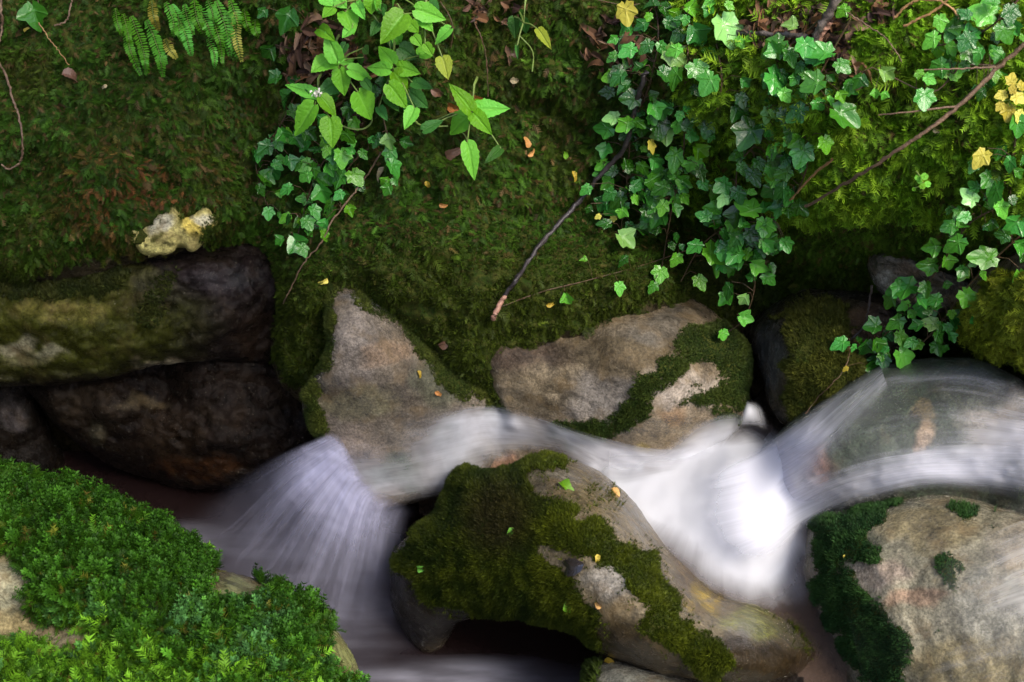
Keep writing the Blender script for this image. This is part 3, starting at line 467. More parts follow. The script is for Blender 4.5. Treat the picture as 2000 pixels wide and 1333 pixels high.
# ------------------------------------------------------------------ water
def loft(name, lines, mat, nu=90, nv=60, drape=None, label=None, off=0.0, jitter=0.0, seed=0, uvs=(1, 1)):
    "lines: flow lines, each a list of (px,py,depth,foam); depth None = drape on the rock"
    k = max(len(l) for l in lines); L = []
    for l in lines:
        a = np.array([[p[0], p[1], (p[2] if p[2] is not None else surf(p[0], p[1], BVH_W)[0]), p[3]] for p in l], float); s = spline(a, 12)
        L.append(np.stack([np.interp(np.linspace(0, 1, nu), np.linspace(0, 1, len(s)), s[:, i]) for i in range(4)], -1))
    L = np.array(L); k = 10; A = np.stack([spline(L[:, j], k) for j in range(nu)], 0); m = A.shape[1]
    ti = np.linspace(0, m - 1, nv); i0 = np.clip(ti.astype(int), 0, m - 2); fr = (ti - i0)[None, :, None]; G = A[:, i0] * (1 - fr) + A[:, i0 + 1] * fr
    X, Y, D, Fm = (G[..., i] for i in range(4))
    if drape is not None:
        Dr = np.array([[surf(X[i, j], Y[i, j], BVH_W)[0] for j in range(nv)] for i in range(nu)])
        for _ in range(8): 
            Dp = np.pad(Dr, 1, 'edge'); Sm = (Dp[1:-1, 1:-1] * 2 + Dp[:-2, 1:-1] + Dp[2:, 1:-1] + Dp[1:-1, :-2] + Dp[1:-1, 2:]) / 6; Dr = np.minimum(Dr, Sm)
        D = Dr - drape
    D = D - off - jitter * (n2(X, Y, 80, seed) + .4 * n2(X, Y, 25, seed + 1))
    P = at(X, Y, D); V = P.reshape(-1, 3); gi = np.arange(nu * nv).reshape(nu, nv); F = np.stack([gi[:-1, :-1], gi[1:, :-1], gi[1:, 1:], gi[:-1, 1:]], -1).reshape(-1, 4)
    uu, vv = np.meshgrid(np.linspace(0, uvs[0], nu), np.linspace(0, uvs[1], nv), indexing='ij'); Vc, loc = centred(V)
    me = new_mesh(name, Vc, F, mat, attrs={'foam': np.clip(Fm, 0, 1.2).ravel()}, uv=np.stack([uu, vv], -1).reshape(-1, 2))
    return link(name, me, loc=loc, kind='structure')
ZL, ZU = -.30, .045     # levels of the lower and the upper pool
# lower pool
lp = []
def pool(name, x0, y0, x1, y1, z, mat, foamf, step=12, wave=.004, seed=0, mask=None):
    X, Y = np.meshgrid(np.arange(x0, x1, step), np.arange(y0, y1, step)); P = at(X, Y, lev(X, Y, z)); P[..., 2] += wave * n2(X, Y, 60, seed); nr, nc = X.shape
    gi = np.arange(nr * nc).reshape(nr, nc); F = np.stack([gi[:-1, :-1], gi[1:, :-1], gi[1:, 1:], gi[:-1, 1:]], -1).reshape(-1, 4)
    if mask is not None: F = F[(sdf(smooth_poly(mask, 6), X, Y)[0].ravel()[F] > 0).all(1)]
    Vc, loc = centred(P.reshape(-1, 3))
    uv = np.stack([X / 400, Y / 400], -1).reshape(-1, 2)
    return link(name, new_mesh(name, Vc, F, mat, attrs={'foam': np.clip(foamf(X, Y), 0, 1)}, uv=uv), loc=loc, kind='structure')
CLEAR = clear_water_mat()
def low_foam(X, Y):
    b = sstep(260, 40, np.hypot((X - 560) / 1.2, (Y - 1180))) * .30; c = sstep(1.1, .1, np.hypot((X - 900) / 290, (Y - 1325) / 48)) * .55
    d_ = sstep(1.1, .2, np.hypot((X - 380) / 130, (Y - 1060) / 50)) * .25
    return np.maximum(np.maximum(b, c), d_)
pool('pool', -500, 880, 1300, 1800, ZL, CLEAR, low_foam, seed=3)
# fan fall: three veils of water one behind another
FAN = [[(640,842,3.13,0),(612,856,3.13,.0),(520,895,3.19,.0),(430,945,3.3,.0),(320,1010,3.42,0)],
       [(660,850,3.13,0.22),(628,862,3.13,.5),(535,912,3.18,.30),(440,985,3.3,.2),(345,1060,3.41,.04)],
       [(672,868,3.14,0.33),(645,882,3.14,.72),(560,945,3.17,.48),(480,1030,3.28,.3),(385,1110,3.36,.08)],
       [(686,892,3.15,0.33),(660,908,3.15,.78),(590,985,3.17,.55),(520,1080,3.27,.34),(440,1180,3.34,.12)],
       [(700,918,3.16,0.33),(672,936,3.16,.74),(615,1025,3.18,.5),(560,1130,3.26,.32),(505,1240,3.33,.12)],
       [(718,942,3.17,0.26),(690,962,3.17,.74),(650,1060,3.19,.52),(610,1170,3.26,.33),(575,1290,3.31,.14)],
       [(745,962,3.18,0.26),(716,986,3.18,.66),(690,1085,3.2,.46),(662,1195,3.26,.30),(640,1320,3.3,.14)],
       [(775,980,3.19,0.18),(748,1006,3.19,.5),(732,1100,3.2,.38),(714,1210,3.25,.24),(700,1335,3.29,.1)],
       [(805,990,3.2,0.04),(782,1018,3.2,.22),(772,1110,3.2,.16),(758,1215,3.24,.1),(745,1335,3.28,.05)],
       [(830,1000,3.2,.0),(805,1025,3.2,.0),(798,1110,3.2,.0),(788,1215,3.24,.0),(775,1335,3.28,0)]]
for i, (o_, sc) in enumerate(((0, .95), (.03, .85), (-.035, .8))):
    m_ = water_mat('falling water %d' % i, (.60, .60, .78), seed=3.1 * i + 1, along=.55, across=46 + 12 * i, contrast=1.0)
    loft('fall', [[(x, y, d_, f * sc) for (x, y, d_, f) in l] for l in FAN], m_, nu=110, nv=110, off=o_ * 1.0, jitter=.012, seed=i)
# stream from the upper pool to the lip
W_RUN = water_mat('running water', (.86, .87, .95), seed=5, along=2.2, across=16, contrast=.7)
RUN = [[(1440,860,None,.9),(1300,878,None,.35),(1160,850,None,.15),(1040,808,None,.12),(960,790,None,.06),(880,792,None,.03),(740,815,None,.02),(640,838,None,0)],
       [(1440,890,None,1.),(1300,905,None,1.),(1180,872,None,.78),(1060,830,None,.5),(960,812,None,.72),(880,820,None,.5),(750,845,None,.18),(645,858,None,.22)],
       [(1440,930,None,1.1),(1300,935,None,1.1),(1200,900,None,1.),(1080,855,None,.5),(960,842,None,.75),(880,858,None,.68),(770,885,None,.30),(662,895,None,.42)],
       [(1400,960,None,1.1),(1290,965,None,1.1),(1200,925,None,1.),(1090,880,None,.35),(970,876,None,.40),(880,898,None,.68),(785,918,None,.42),(682,930,None,.45)],
       [(1370,1000,None,1.1),(1270,990,None,1.1),(1190,950,None,.95),(1090,905,None,.15),(980,915,None,.10),(890,938,None,.6),(800,948,None,.5),(705,962,None,.45)],
       [(1350,1020,None,1.1),(1250,1010,None,1.1),(1180,970,None,.9),(1080,935,None,.05),(980,940,None,.0),(890,962,None,.25),(815,975,None,.25),(740,992,None,.2)]]
loft('stream', RUN, W_RUN, nu=120, nv=60, drape=.012, uvs=(3, 1))
# right cascade
W_CAS = water_mat('sliding water', (.80, .80, .88), seed=8, along=.9, across=30, contrast=1.0)
CAS = [[(2150,770,None,0),(2010,748,None,0),(1900,708,None,.0),(1800,710,None,.0),(1700,730,None,.1),(1620,790,None,.0),(1540,845,None,.1),(1450,905,None,.5)],
       [(2200,790,None,.3),(2010,765,None,.3),(1900,732,None,.40),(1800,734,None,.34),(1700,752,None,.22),(1630,805,None,.25),(1545,860,None,.6),(1445,925,None,1.)],
       [(2200,820,None,.45),(2010,790,None,.35),(1900,765,None,.30),(1800,762,None,.22),(1700,785,None,.28),(1630,835,None,.40),(1540,885,None,.9),(1440,950,None,1.1)],
       [(2200,850,None,.7),(2010,830,None,.62),(1900,812,None,.34),(1800,812,None,.24),(1700,832,None,.22),(1620,868,None,.28),(1535,920,None,1.),(1440,980,None,1.1)],
       [(2200,890,None,.7),(2020,870,None,.72),(1900,862,None,.52),(1800,868,None,.38),(1700,884,None,.30),(1620,912,None,.24),(1535,955,None,1.),(1440,1010,None,1.1)],
       [(2200,930,None,.6),(2030,908,None,.66),(1920,905,None,.8),(1800,908,None,.78),(1700,925,None,.64),(1620,950,None,.55),(1540,990,None,.95),(1450,1040,None,1.)],
       [(2200,960,None,.5),(2030,945,None,.45),(1930,932,None,.8),(1800,932,None,.8),(1700,952,None,.66),(1630,975,None,.5),(1560,1020,None,.6),(1480,1070,None,.9)],
       [(2200,1010,None,.2),(2030,985,None,.2),(1930,965,None,.1),(1810,958,None,.06),(1700,980,None,.1),(1640,1000,None,.1),(1590,1035,None,.0),(1530,1080,None,.3)]]
JF = [[(1725,708,None,.0),(1625,768,None,.0),(1535,832,None,.0),(1440,895,None,.2)],[(1722,716,None,.3),(1630,780,None,.42),(1540,850,None,.75),(1440,920,None,1.)],[(1724,728,None,.5),(1640,798,None,.55),(1548,880,None,.95),(1450,955,None,1.1)],
      [(1730,745,None,.45),(1658,820,None,.4),(1570,905,None,.6),(1470,990,None,1.)],[(1740,768,None,.1),(1685,840,None,.15),(1595,930,None,.1),(1500,1010,None,.5)],[(1755,790,None,.0),(1705,860,None,.0),(1615,945,None,.0),(1520,1020,None,.0)]]
loft('cascade', JF, water_mat('fanning jet', (.74, .74, .83), seed=77, along=.5, across=18, contrast=1.0), nu=70, nv=50, drape=.028)
def leap(pts):
    out = []
    for i, (x, y, f) in enumerate(pts):
        dr = surf(x, y, BVH_W)[0]; dp = float(lev(x, y, ZU + .06)); out.append((x, y, (dr - .03) if i == 0 else min(dr, dp) - .014, f))
    return out
LEAP = [[(1600,785,.0),(1545,828,.0),(1480,870,.0),(1380,900,.0)],[(1610,800,.15),(1545,852,.5),(1480,900,.8),(1360,940,.0)],[(1620,850,.05),(1545,895,.6),(1480,940,1.),(1350,975,.0)],[(1630,895,.0),(1545,940,.55),(1480,985,.9),(1350,1020,.0)],
        [(1640,945,.15),(1550,985,.7),(1485,1025,.9),(1370,1060,.0)],[(1640,975,.2),(1560,1015,.6),(1500,1060,.8),(1420,1105,.0)],[(1630,995,.0),(1575,1035,.0),(1535,1085,.0),(1500,1130,.0)]]
loft('cascade', [leap(l) for l in LEAP], water_mat('leaping water', (.88, .88, .96), seed=91, along=.6, across=16, contrast=.8), nu=60, nv=60)
loft('cascade', CAS, W_CAS, nu=130, nv=90, drape=.014, uvs=(2.4, 1))
W_CA2 = water_mat('sliding water threads', (.74, .74, .82), seed=21, along=.6, across=70, contrast=1.0)
loft('cascade', [[(x, y, d_, f * .7) for (x, y, d_, f) in l] for l in CAS], W_CA2, nu=130, nv=90, drape=.03, uvs=(2.4, 1))
# thin film on the lower right boulder
W_FILM = water_mat('film of water', (.8, .78, .76), seed=30, along=1.2, across=30, contrast=1.0)
loft('film', [[(2300,960,None,.4),(2050,1000,None,.4),(1900,1060,None,.15),(1750,1120,None,.0),(1640,1160,None,0)],[(2300,1040,None,.5),(2050,1080,None,.5),(1900,1140,None,.32),(1760,1180,None,.08),(1660,1220,None,.1)],
      [(2300,1140,None,.4),(2060,1180,None,.5),(1920,1220,None,.3),(1780,1260,None,.12),(1680,1310,None,.12)],[(2300,1260,None,.4),(2060,1300,None,.4),(1940,1340,None,.25),(1800,1380,None,.1),(1690,1420,None,.0)]], W_FILM, nu=90, nv=60, drape=.008, uvs=(2, 1))
# upper pool: foam
W_POOL = water_mat('foaming water', (.88, .89, .95), seed=12, along=.8, across=9, contrast=.42)
def up_foam(X, Y):
    core = smooth_poly([(1215,945),(1300,920),(1390,885),(1460,885),(1500,920),(1535,1000),(1552,1070),(1544,1138),(1480,1138),(1410,1120),(1335,1080),(1255,1010),(1195,950)], 6)
    s, _, _ = sdf(core, X + 20 * n2(X, Y, 60, 4), Y + 20 * n2(X, Y, 60, 5)); f = sstep(-75, 62, s)
    quiet = sstep(1.2, .2, np.hypot((X - 1320) / 100, (Y - 1090) / 90)) * .4
    tail = sstep(1.2, .3, np.hypot((X - 1560) / 50, (Y - 1130) / 60)) * .4
    return f * 1.1 * (1 - quiet - tail)
def pool2():
    step = 6; X, Y = np.meshgrid(np.arange(1150, 1660, step), np.arange(800, 1260, step)); P = at(X, Y, lev(X, Y, ZU))
    hump = .05 * np.exp(-(((X - 1440) / 75) ** 2 + ((Y - 960) / 95) ** 2)) + .05 * np.exp(-(((X - 1500) / 60) ** 2 + ((Y - 1050) / 60) ** 2)); P[..., 2] += hump + .005 * n2(X, Y, 60, 7)
    nr, nc = X.shape; gi = np.arange(nr * nc).reshape(nr, nc); F = np.stack([gi[:-1, :-1], gi[1:, :-1], gi[1:, 1:], gi[:-1, 1:]], -1).reshape(-1, 4); Vc, loc = centred(P.reshape(-1, 3))
    link('plunge_pool', new_mesh('plunge_pool', Vc, F, W_POOL, attrs={'foam': up_foam(X, Y)}, uv=np.stack([np.hypot(X - 1430, Y - 930) / 260, np.arctan2(Y - 905, X - 1400) * 1.1], -1).reshape(-1, 2)), loc=loc, kind='structure')
pool2()
POOLB = M('brown stream water'); pb = POOLB.n('BsdfPrincipled', {'Base Color': rgba((.09, .06, .045)), 'Roughness': .25, 'Specular IOR Level': .4})
POOLB = POOLB.done(POOLB.n('MixShader', {0: .6, 1: POOLB.n('BsdfTransparent'), 2: pb}))
pool('water', 1150, 830, 1720, 1500, ZU - .02, POOLB, lambda X, Y: X * 0, seed=5, mask=[(1240,930),(1300,860),(1520,830),(1640,1000),(1660,1150),(1660,1360),(1580,1345),(1480,1260),(1350,1150),(1200,1000)])
SPRAY = water_mat('spray over the shelf', (.86, .87, .93), seed=60, along=1, across=3, contrast=.5)
loft('spray', [[(1200,820,None,0),(1300,850,None,0),(1370,815,None,0),(1430,800,None,0),(1490,810,None,0),(1540,840,None,0)],[(1190,860,None,.05),(1290,880,None,.2),(1370,850,None,.5),(1430,838,None,.6),(1490,845,None,.5),(1545,880,None,0)],
      [(1190,890,None,.3),(1290,905,None,.6),(1370,890,None,.8),(1430,880,None,.8),(1490,890,None,.6),(1545,920,None,0)],[(1190,930,None,.6),(1290,940,None,1),(1370,940,None,1.1),(1430,940,None,1.1),(1490,940,None,.8),(1545,960,None,0)]], SPRAY, nu=60, nv=50, drape=.03)
# little jet in the notch
W_JET = water_mat('small jet of water', (.9, .9, .95), seed=40, along=1, across=6, contrast=.4)
loft('jet', [[(1458,775,3.12,0),(1450,800,3.1,.0),(1425,850,3.1,.0)],[(1463,780,3.11,.0),(1460,802,3.09,.55),(1448,840,3.09,.0)],[(1474,780,3.11,.0),(1472,805,3.09,.5),(1476,840,3.09,.0)],[(1484,780,3.12,.0),(1500,810,3.1,.0),(1520,870,3.1,.0)]], W_JET, nu=30, nv=30)

# ------------------------------------------------------------------ leaves
def polar_leaf(name, prof, mat, cup=.08, droop=.18, lobes=(), seed=0, n=44):
    "leaf lying in XY, stalk end at the origin, tip towards +Y; prof(angle)->radius round (0,.35)"
    r = np.random.default_rng(seed); cx = np.array([0, .36]); V = [(0, .36, 0)]; ve = [1.0]; rings = (.33, .66, 1.0); F = []
    for q in rings:
        for i in range(n):
            a = -math.pi + 2 * math.pi * i / n; rad = prof(a) * (q if q < 1 else 1); x = math.sin(a) * rad * q ** 0; y = .36 + math.cos(a) * rad
            V.append((x, y, 0)); ve.append(max([max(0, 1 - abs(((a - l + math.pi) % (2 * math.pi)) - math.pi) / .16) for l in lobes] + [0]))
    V = np.array(V, float); rr = V[:, 0] ** 2; yy = V[:, 1]
    V[:, 2] = cup * np.abs(V[:, 0]) * 1.6 - droop * (yy - .1) ** 2 - .22 * rr + .03 * np.sin(V[:, 0] * 9 + seed) * yy
    for i in range(n): F.append((0, 1 + i, 1 + (i + 1) % n))
    for k in range(2):
        for i in range(n):
            a = 1 + k * n + i; b = 1 + k * n + (i + 1) % n; F.append((a, a + n, b + n)); F.append((a, b + n, b))
    return new_mesh(name, V, F, mat, attrs={'vein': ve})
def ivy_prof(k, seed):
    r = random.Random(seed); tips = [(0, .66), (1.05, .52), (-1.05, .52), (2.15, .40), (-2.15, .40)]; tips = [(a + r.uniform(-.1, .1), l * r.uniform(.9, 1.1)) for a, l in tips]
    if k == 3: tips = tips[:3]
    def f(a):
        v = .31 if k == 5 else .28
        for t, l in tips:
            d_ = abs(((a - t + math.pi) % (2 * math.pi)) - math.pi); v = max(v, l * (1 - (min(1, d_ / .95)) ** .85 * .55) if d_ < 1.0 else 0)
        if abs(abs(a) - math.pi) < .3: v = .36 * (abs(abs(a) - math.pi) / .3) * .5 + .16
        return v
    return f, [t for t, _ in tips]
IVY = {'dark': leaf_mat('dark ivy', (.018, .098, .009), (.05, .17, .03), .18, .5, .15, .15), 'mid': leaf_mat('ivy green', (.042, .215, .016), (.11, .33, .05), .2, .5, .22, .15),
       'light': leaf_mat('fresh ivy', (.11, .39, .022), (.22, .52, .09), .22, .5, .3, .12), 'pale': leaf_mat('pale young ivy', (.22, .48, .11), (.40, .62, .26), .27, .5, .3, .15), 'yellow': leaf_mat('yellowing leaf', (.50, .44, .05), (.55, .5, .12), .4, .4, .3, 0)}
ivy_me = []
for s in range(6):
    f, tp = ivy_prof(5 if s < 4 else 3, s); ivy_me.append(polar_leaf('leaf', f, IVY['mid'], .06 + .09 * s, .10 + .16 * (s % 3), tp, s))
ncurt = tps([(1230,50,2.88),(1230,300,3.0),(1230,560,3.14),(1400,100,2.8),(1400,300,2.9),(1400,500,3.05),(1450,640,3.12),(1560,100,2.68),(1560,300,2.74),(1540,450,2.9),(1700,300,2.62),(1700,680,2.98),(1800,560,2.84),(1900,450,2.66),(2000,250,2.55),(600,300,3.04),(600,480,3.14),(500,200,3.04),(750,200,2.98),(1600,640,3.02)])
def veg_depth(px, py, lift):
    d_, h, n = surf(px, py)
    if px > 1150 or py < 500: d_ = min(d_, float(ncurt(np.array([px]), np.array([py]))[0]) + .03)
    return d_ - lift, n
def tube_mesh(paths, mat, name, seg=6, origin=None):
    V = []; F = []
    for pts, r0, r1 in paths:
        pts = [Vector(p) for p in pts]; n = len(pts); base = len(V); ref = Vector((.3, .5, .8))
        for i, p in enumerate(pts):
            t = (pts[min(i + 1, n - 1)] - pts[max(i - 1, 0)]).normalized(); a = t.cross(ref).normalized(); b = t.cross(a); rr = r0 + (r1 - r0) * i / (n - 1)
            for k in range(seg): V.append(p + (a * math.cos(6.2832 * k / seg) + b * math.sin(6.2832 * k / seg)) * rr)
        for i in range(n - 1):
            for k in range(seg): F.append((base + i * seg + k, base + i * seg + (k + 1) % seg, base + (i + 1) * seg + (k + 1) % seg, base + (i + 1) * seg + k))
        V.append(pts[0]); V.append(pts[-1])
        for k in range(seg): F.append((len(V) - 2, base + (k + 1) % seg, base + k, base + k)) if 0 else None
    V = np.array([tuple(v) for v in V]); o = np.array(origin) if origin is not None else 0
    return new_mesh(name, V - o, F, mat)
def orient(o, pos, tip, nrm, size, wscale=1.0, parent=None):
    Y = Vector(tip).normalized(); Z = Vector(nrm); Z = (Z - Y * Z.dot(Y)); Z = Z.normalized() if Z.length > 1e-4 else Y.orthogonal(); X = Y.cross(Z)
    m = Matrix((X, Y, Z)).transposed().to_4x4() @ Matrix.Diagonal((size * wscale, size, size, 1)); m.translation = Vector(pos)
    if parent: m.translation -= parent.location
    o.matrix_local = m
def set_mat(o, m): o.material_slots[0].link = 'OBJECT'; o.material_slots[0].material = m
STEM = plain_mat('red brown vine stem', (.10, .05, .03), (.05, .04, .015), .5, 90); GSTEM = plain_mat('green stem', (.16, .24, .05), (.12, .16, .04), .45, 60)

class Vine:
    def __init__(s, px, label, r=.0016, lift=.012):
        s.px = spline(px, 6); s.label = label; s.leaves = []; s.r = r
        s.P = [Vector(at(x, y, veg_depth(x, y, lift)[0])) for x, y in s.px]
vines = [Vine([(1240,-90),(1285,40),(1270,160),(1235,250),(1225,350),(1210,470)], 'ivy trail beside the long dark stick, hanging at the left of the upper right ivy'),
 Vine([(1340,-90),(1345,80),(1335,200),(1335,300),(1310,420),(1290,540)], 'dense ivy trail hanging left of the dark hollow'),
 Vine([(1420,-90),(1400,60),(1410,160),(1390,240)], 'short ivy trail with the big pale star leaf near the top edge'),
 Vine([(1600,40),(1510,130),(1490,260),(1440,330),(1450,440),(1475,540),(1455,620),(1412,655)], 'long ivy trail with hanging tip right of the dark hollow'),
 Vine([(1660,40),(1610,130),(1570,220),(1575,330),(1520,420),(1430,440),(1370,480),(1330,550)], 'ivy trail curving down from the dead leaf litter'),
 Vine([(2040,-60),(1950,40),(1880,80),(1825,90)], 'ivy sprig in the upper right corner'),
 Vine([(1960,130),(1880,130),(1820,180),(1720,140)], 'ivy runner with scattered leaves over bright moss below the corner sprig'),
 Vine([(2060,180),(1990,240),(1970,380),(1890,440),(1830,530),(1770,600),(1720,660),(1640,670)], 'long ivy trail crossing the broken grey stone towards the cascade'),
 Vine([(2060,400),(1960,490),(1890,560),(1830,640),(1775,690),(1700,715)], 'ivy trail with glossy tip dangling over the right cascade'),
 Vine([(610,60),(590,150),(545,250),(500,310),(520,400)], 'dark ivy trail at the left of the bright leafy plants'),
 Vine([(700,170),(645,290),(610,360),(590,430),(575,480)], 'ivy trail hanging lowest above the dark ledge'),
 Vine([(740,200),(760,280),(772,360)], 'short ivy trail under the bright leafy plants'),
 Vine([(720,290),(680,330),(665,400),(680,412)], 'ivy trail between the twig and the bright leafy plants'),
 Vine([(965,604),(1060,570),(1140,550),(1250,520),(1340,490)], 'thin ivy runner with a few leaves beside the tip of the dark stick', .0013, .004),
 Vine([(60,-60),(75,10),(62,22)], 'single ivy leaf on a short stem in the upper left corner'),
 Vine([(1080,-30),(1150,-5),(1215,10),(1250,8)], 'thin yellowish trailer carrying one yellow heart leaf at the top edge', .0012)]
# leaf positions read off the photo: (x, y, width, tone)
Z3 = '690,160,110,d 990,55,100,l 940,130,80,d 1030,200,150,d 1215,165,190,p 1310,265,80,l 605,320,110,m 720,290,90,d 870,350,140,p 1125,340,80,m 540,490,110,d 665,440,80,d 820,480,120,d 905,480,110,m 1030,440,140,m 1125,520,150,m 1020,580,80,d 630,640,110,d 740,620,90,d 760,700,120,m 470,600,80,d 505,765,105,p 650,795,80,m 590,870,90,d 790,800,130,d 840,850,130,p 970,700,70,m 1050,760,80,d 970,830,80,d 740,940,90,y 900,1010,150,m 1000,1060,120,l 1060,1110,90,d 760,1050,80,m 680,1080,80,m 580,1090,80,d 495,1110,80,d 325,1225,80,m 690,1170,80,d 630,1210,90,d 935,1180,110,m 820,1220,110,d 440,1290,80,d 540,1290,110,d 630,1290,70,l 720,1280,100,d 1220,1200,110,m 1300,1250,100,d 1215,1290,85,p 1330,1085,90,m 1400,1130,130,d 1510,1110,90,l 1610,1110,100,m 1385,1250,50,l 1530,1230,110,d 1640,1270,100,m 1390,850,190,d 1500,730,95,p 1570,950,80,l 1640,910,70,l 1500,840,100,m 1600,740,120,d 1650,790,90,d 1540,510,170,m 1600,610,80,l 1570,290,140,m 1640,350,110,m 830,60,110,d 760,40,90,d 1130,15,80,l 1240,30,70,l 930,220,100,d 850,140,90,d 1120,60,80,m'
Z4 = '500,60,95,l 165,170,90,p 240,290,120,m 375,350,170,m 10,490,110,m 320,540,150,m 180,510,70,m 40,580,80,m 215,430,80,d 600,510,90,d 760,470,115,p 700,600,60,l 760,610,60,l 470,615,75,l 320,670,90,m 90,740,120,d 210,720,150,d 470,740,175,m 370,920,100,l 20,735,60,p 10,850,90,m 150,905,60,l 230,980,140,m 120,1040,90,d 120,1120,100,m 20,1090,80,m 100,1230,100,d 1080,250,130,l 1185,305,95,l 1120,130,90,l 1200,180,100,d 1310,230,100,m 1320,320,130,m 1430,90,150,l 1530,190,130,m 1580,70,110,d 1520,360,85,m 1280,420,70,m 1130,430,110,m 1040,510,90,l 980,480,60,l 1150,480,70,p 1020,620,120,m 1390,600,80,d 1420,550,60,d 1620,790,160,m 1580,1050,85,m 1620,1120,80,m 1490,1200,130,m 1400,1010,110,y 1330,1300,110,p 1300,100,80,d 1250,90,80,d 1480,20,90,m 1600,160,90,m'
Z5 = '335,185,60,d 435,150,100,d 540,170,140,m 625,120,60,l 715,110,130,d 820,170,90,l 895,190,80,m 400,240,40,y 455,290,90,d 500,255,50,y 555,380,125,p 770,250,110,d 560,520,80,d 600,300,80,d 780,330,70,d 310,530,40,l 190,765,85,l 530,695,75,l 800,600,105,l 755,690,70,m 905,510,90,l 870,425,50,m 900,370,60,d 930,440,50,d 1100,245,95,m 1035,430,110,m 1130,470,140,l 1210,350,80,m 1295,410,100,m 1205,550,110,m 1400,200,150,l 1480,290,120,l 1300,220,130,d 1380,350,110,d 1490,400,130,m 1610,420,90,m 1305,530,100,d 1420,560,105,l 1400,640,80,m 1050,655,95,l 1235,770,100,m 1350,770,75,p 1340,900,100,l 1205,1000,75,l 1300,380,80,d 1370,480,90,l 1440,470,90,d 480,90,80,d 700,200,80,d 1180,420,70,d'
Z6 = '200,175,100,d 115,410,85,m 1250,210,90,m 1490,70,130,m 1510,180,110,l 1460,285,90,d 1550,370,90,d 1620,280,130,m 1240,410,140,m 1200,330,60,l 1090,440,90,m 1070,560,110,m 1440,510,165,l 1345,540,65,p 1270,590,80,m 910,700,150,m 1030,700,100,m 1290,760,165,l 1100,780,100,m 990,780,80,m 900,820,90,l 1195,870,55,l 850,920,120,m 980,950,100,d 1080,940,90,p 1130,950,70,m 860,1020,90,l 740,1060,75,m 490,1065,95,m 640,1075,110,d 745,1140,80,m 870,1150,125,l 670,1220,130,m 510,1230,34,y 590,1050,60,m 700,1170,70,d 930,870,70,m 1050,860,60,d 1630,430,110,m 1160,680,60,d 560,1090,50,m'
Z2 = '170,80,110,d 75,260,80,d 110,400,80,d 170,500,90,d 210,420,70,d 140,690,80,m 115,745,60,m 60,760,80,d 10,800,50,m 40,920,95,m 20,980,60,d 100,855,50,m 300,880,85,m 120,1005,50,l 170,980,65,m 320,780,60,d 370,780,60,l 265,690,80,d 470,700,80,m 500,730,50,l 550,795,50,m 500,790,50,m 400,810,80,d 440,920,105,m 510,910,80,l 530,960,60,d 340,990,90,m 390,1060,80,m 440,1010,60,m 300,1090,70,m 485,1085,60,l 265,1150,80,m 270,1200,50,m 355,1215,55,l 130,1250,55,m 210,1260,110,m 170,1135,50,d 65,1100,65,m 120,1115,35,m 600,730,50,m 640,720,80,d 690,720,75,p 700,790,80,m 710,860,80,m 680,940,50,l 720,940,50,m 690,980,60,m 770,740,60,d 620,480,80,d 480,560,80,d 400,500,80,d 240,1290,60,m 590,470,70,d 660,420,70,d 40,60,60,d'
tone = {'d': 'dark', 'm': 'mid', 'l': 'light', 'p': 'pale', 'y': 'yellow'}
allv = []
for txt, ox, oy, sc in ((Z3,1050,0,.3),(Z4,1500,0,.3),(Z5,1050,350,.3),(Z6,1500,350,.3),(Z2,500,0,.375)):
    for it in txt.split():
        x, y, wd, t = it.split(','); allv.append((ox + float(x) * sc, oy + float(y) * sc, float(wd) * sc, tone[t], 1))
allv += [(65, 20, 48, 'mid', 1), (1222, 18, 40, 'yellow', 1)]
dense = [smooth_poly(p, 3) for p in ([(1200,60),(1300,0),(1400,60),(1380,200),(1400,330),(1330,420),(1180,420),(1170,300),(1200,200)], [(1390,400),(1420,330),(1480,250),(1560,250),(1570,340),(1520,480),(1420,500)], [(540,250),(620,180),(700,230),(700,300),(620,330),(540,300)], [(1250,330),(1350,300),(1320,430),(1200,440)], [(1450,80),(1560,100),(1660,120),(1640,250),(1540,260),(1440,230)], [(1880,330),(2000,250),(2010,520),(1900,560),(1840,480)], [(1740,560),(1900,540),(1900,640),(1800,700),(1680,690)], [(1820,0),(2000,0),(2000,150),(1850,160)], [(1380,430),(1500,440),(1500,560),(1400,560)], [(500,280),(600,270),(680,300),(640,440),(540,420)])]
hand = np.array([(a[0], a[1]) for a in allv])
for poly, cnt in zip(dense, (70, 44, 18, 24, 30, 22, 22, 16, 16, 26)):
    k = 0; lo = poly.min(0); hi = poly.max(0)
    while k < cnt:
        x, y = random.uniform(lo[0], hi[0]), random.uniform(lo[1], hi[1])
        if sdf(poly, np.array([[x]]), np.array([[y]]))[0][0, 0] < 0: continue
        allv.append((x, y, random.uniform(16, 34), random.choice(['dark', 'mid', 'mid', 'light']), random.random() < .35)); k += 1
for lf in allv:
    best = min(range(len(vines)), key=lambda i: min((lf[0] - a) ** 2 + (lf[1] - b) ** 2 for a, b in vines[i].px) + (1e7 if (i in (14, 15)) != (lf in allv[-0:] and False or (lf[0], lf[1]) in ((65, 20), (1222, 18))) else 0) + (1e6 if len(vines[i].leaves) > 96 else 0))
    vines[best].leaves.append(lf)
TOCAM = -FWD
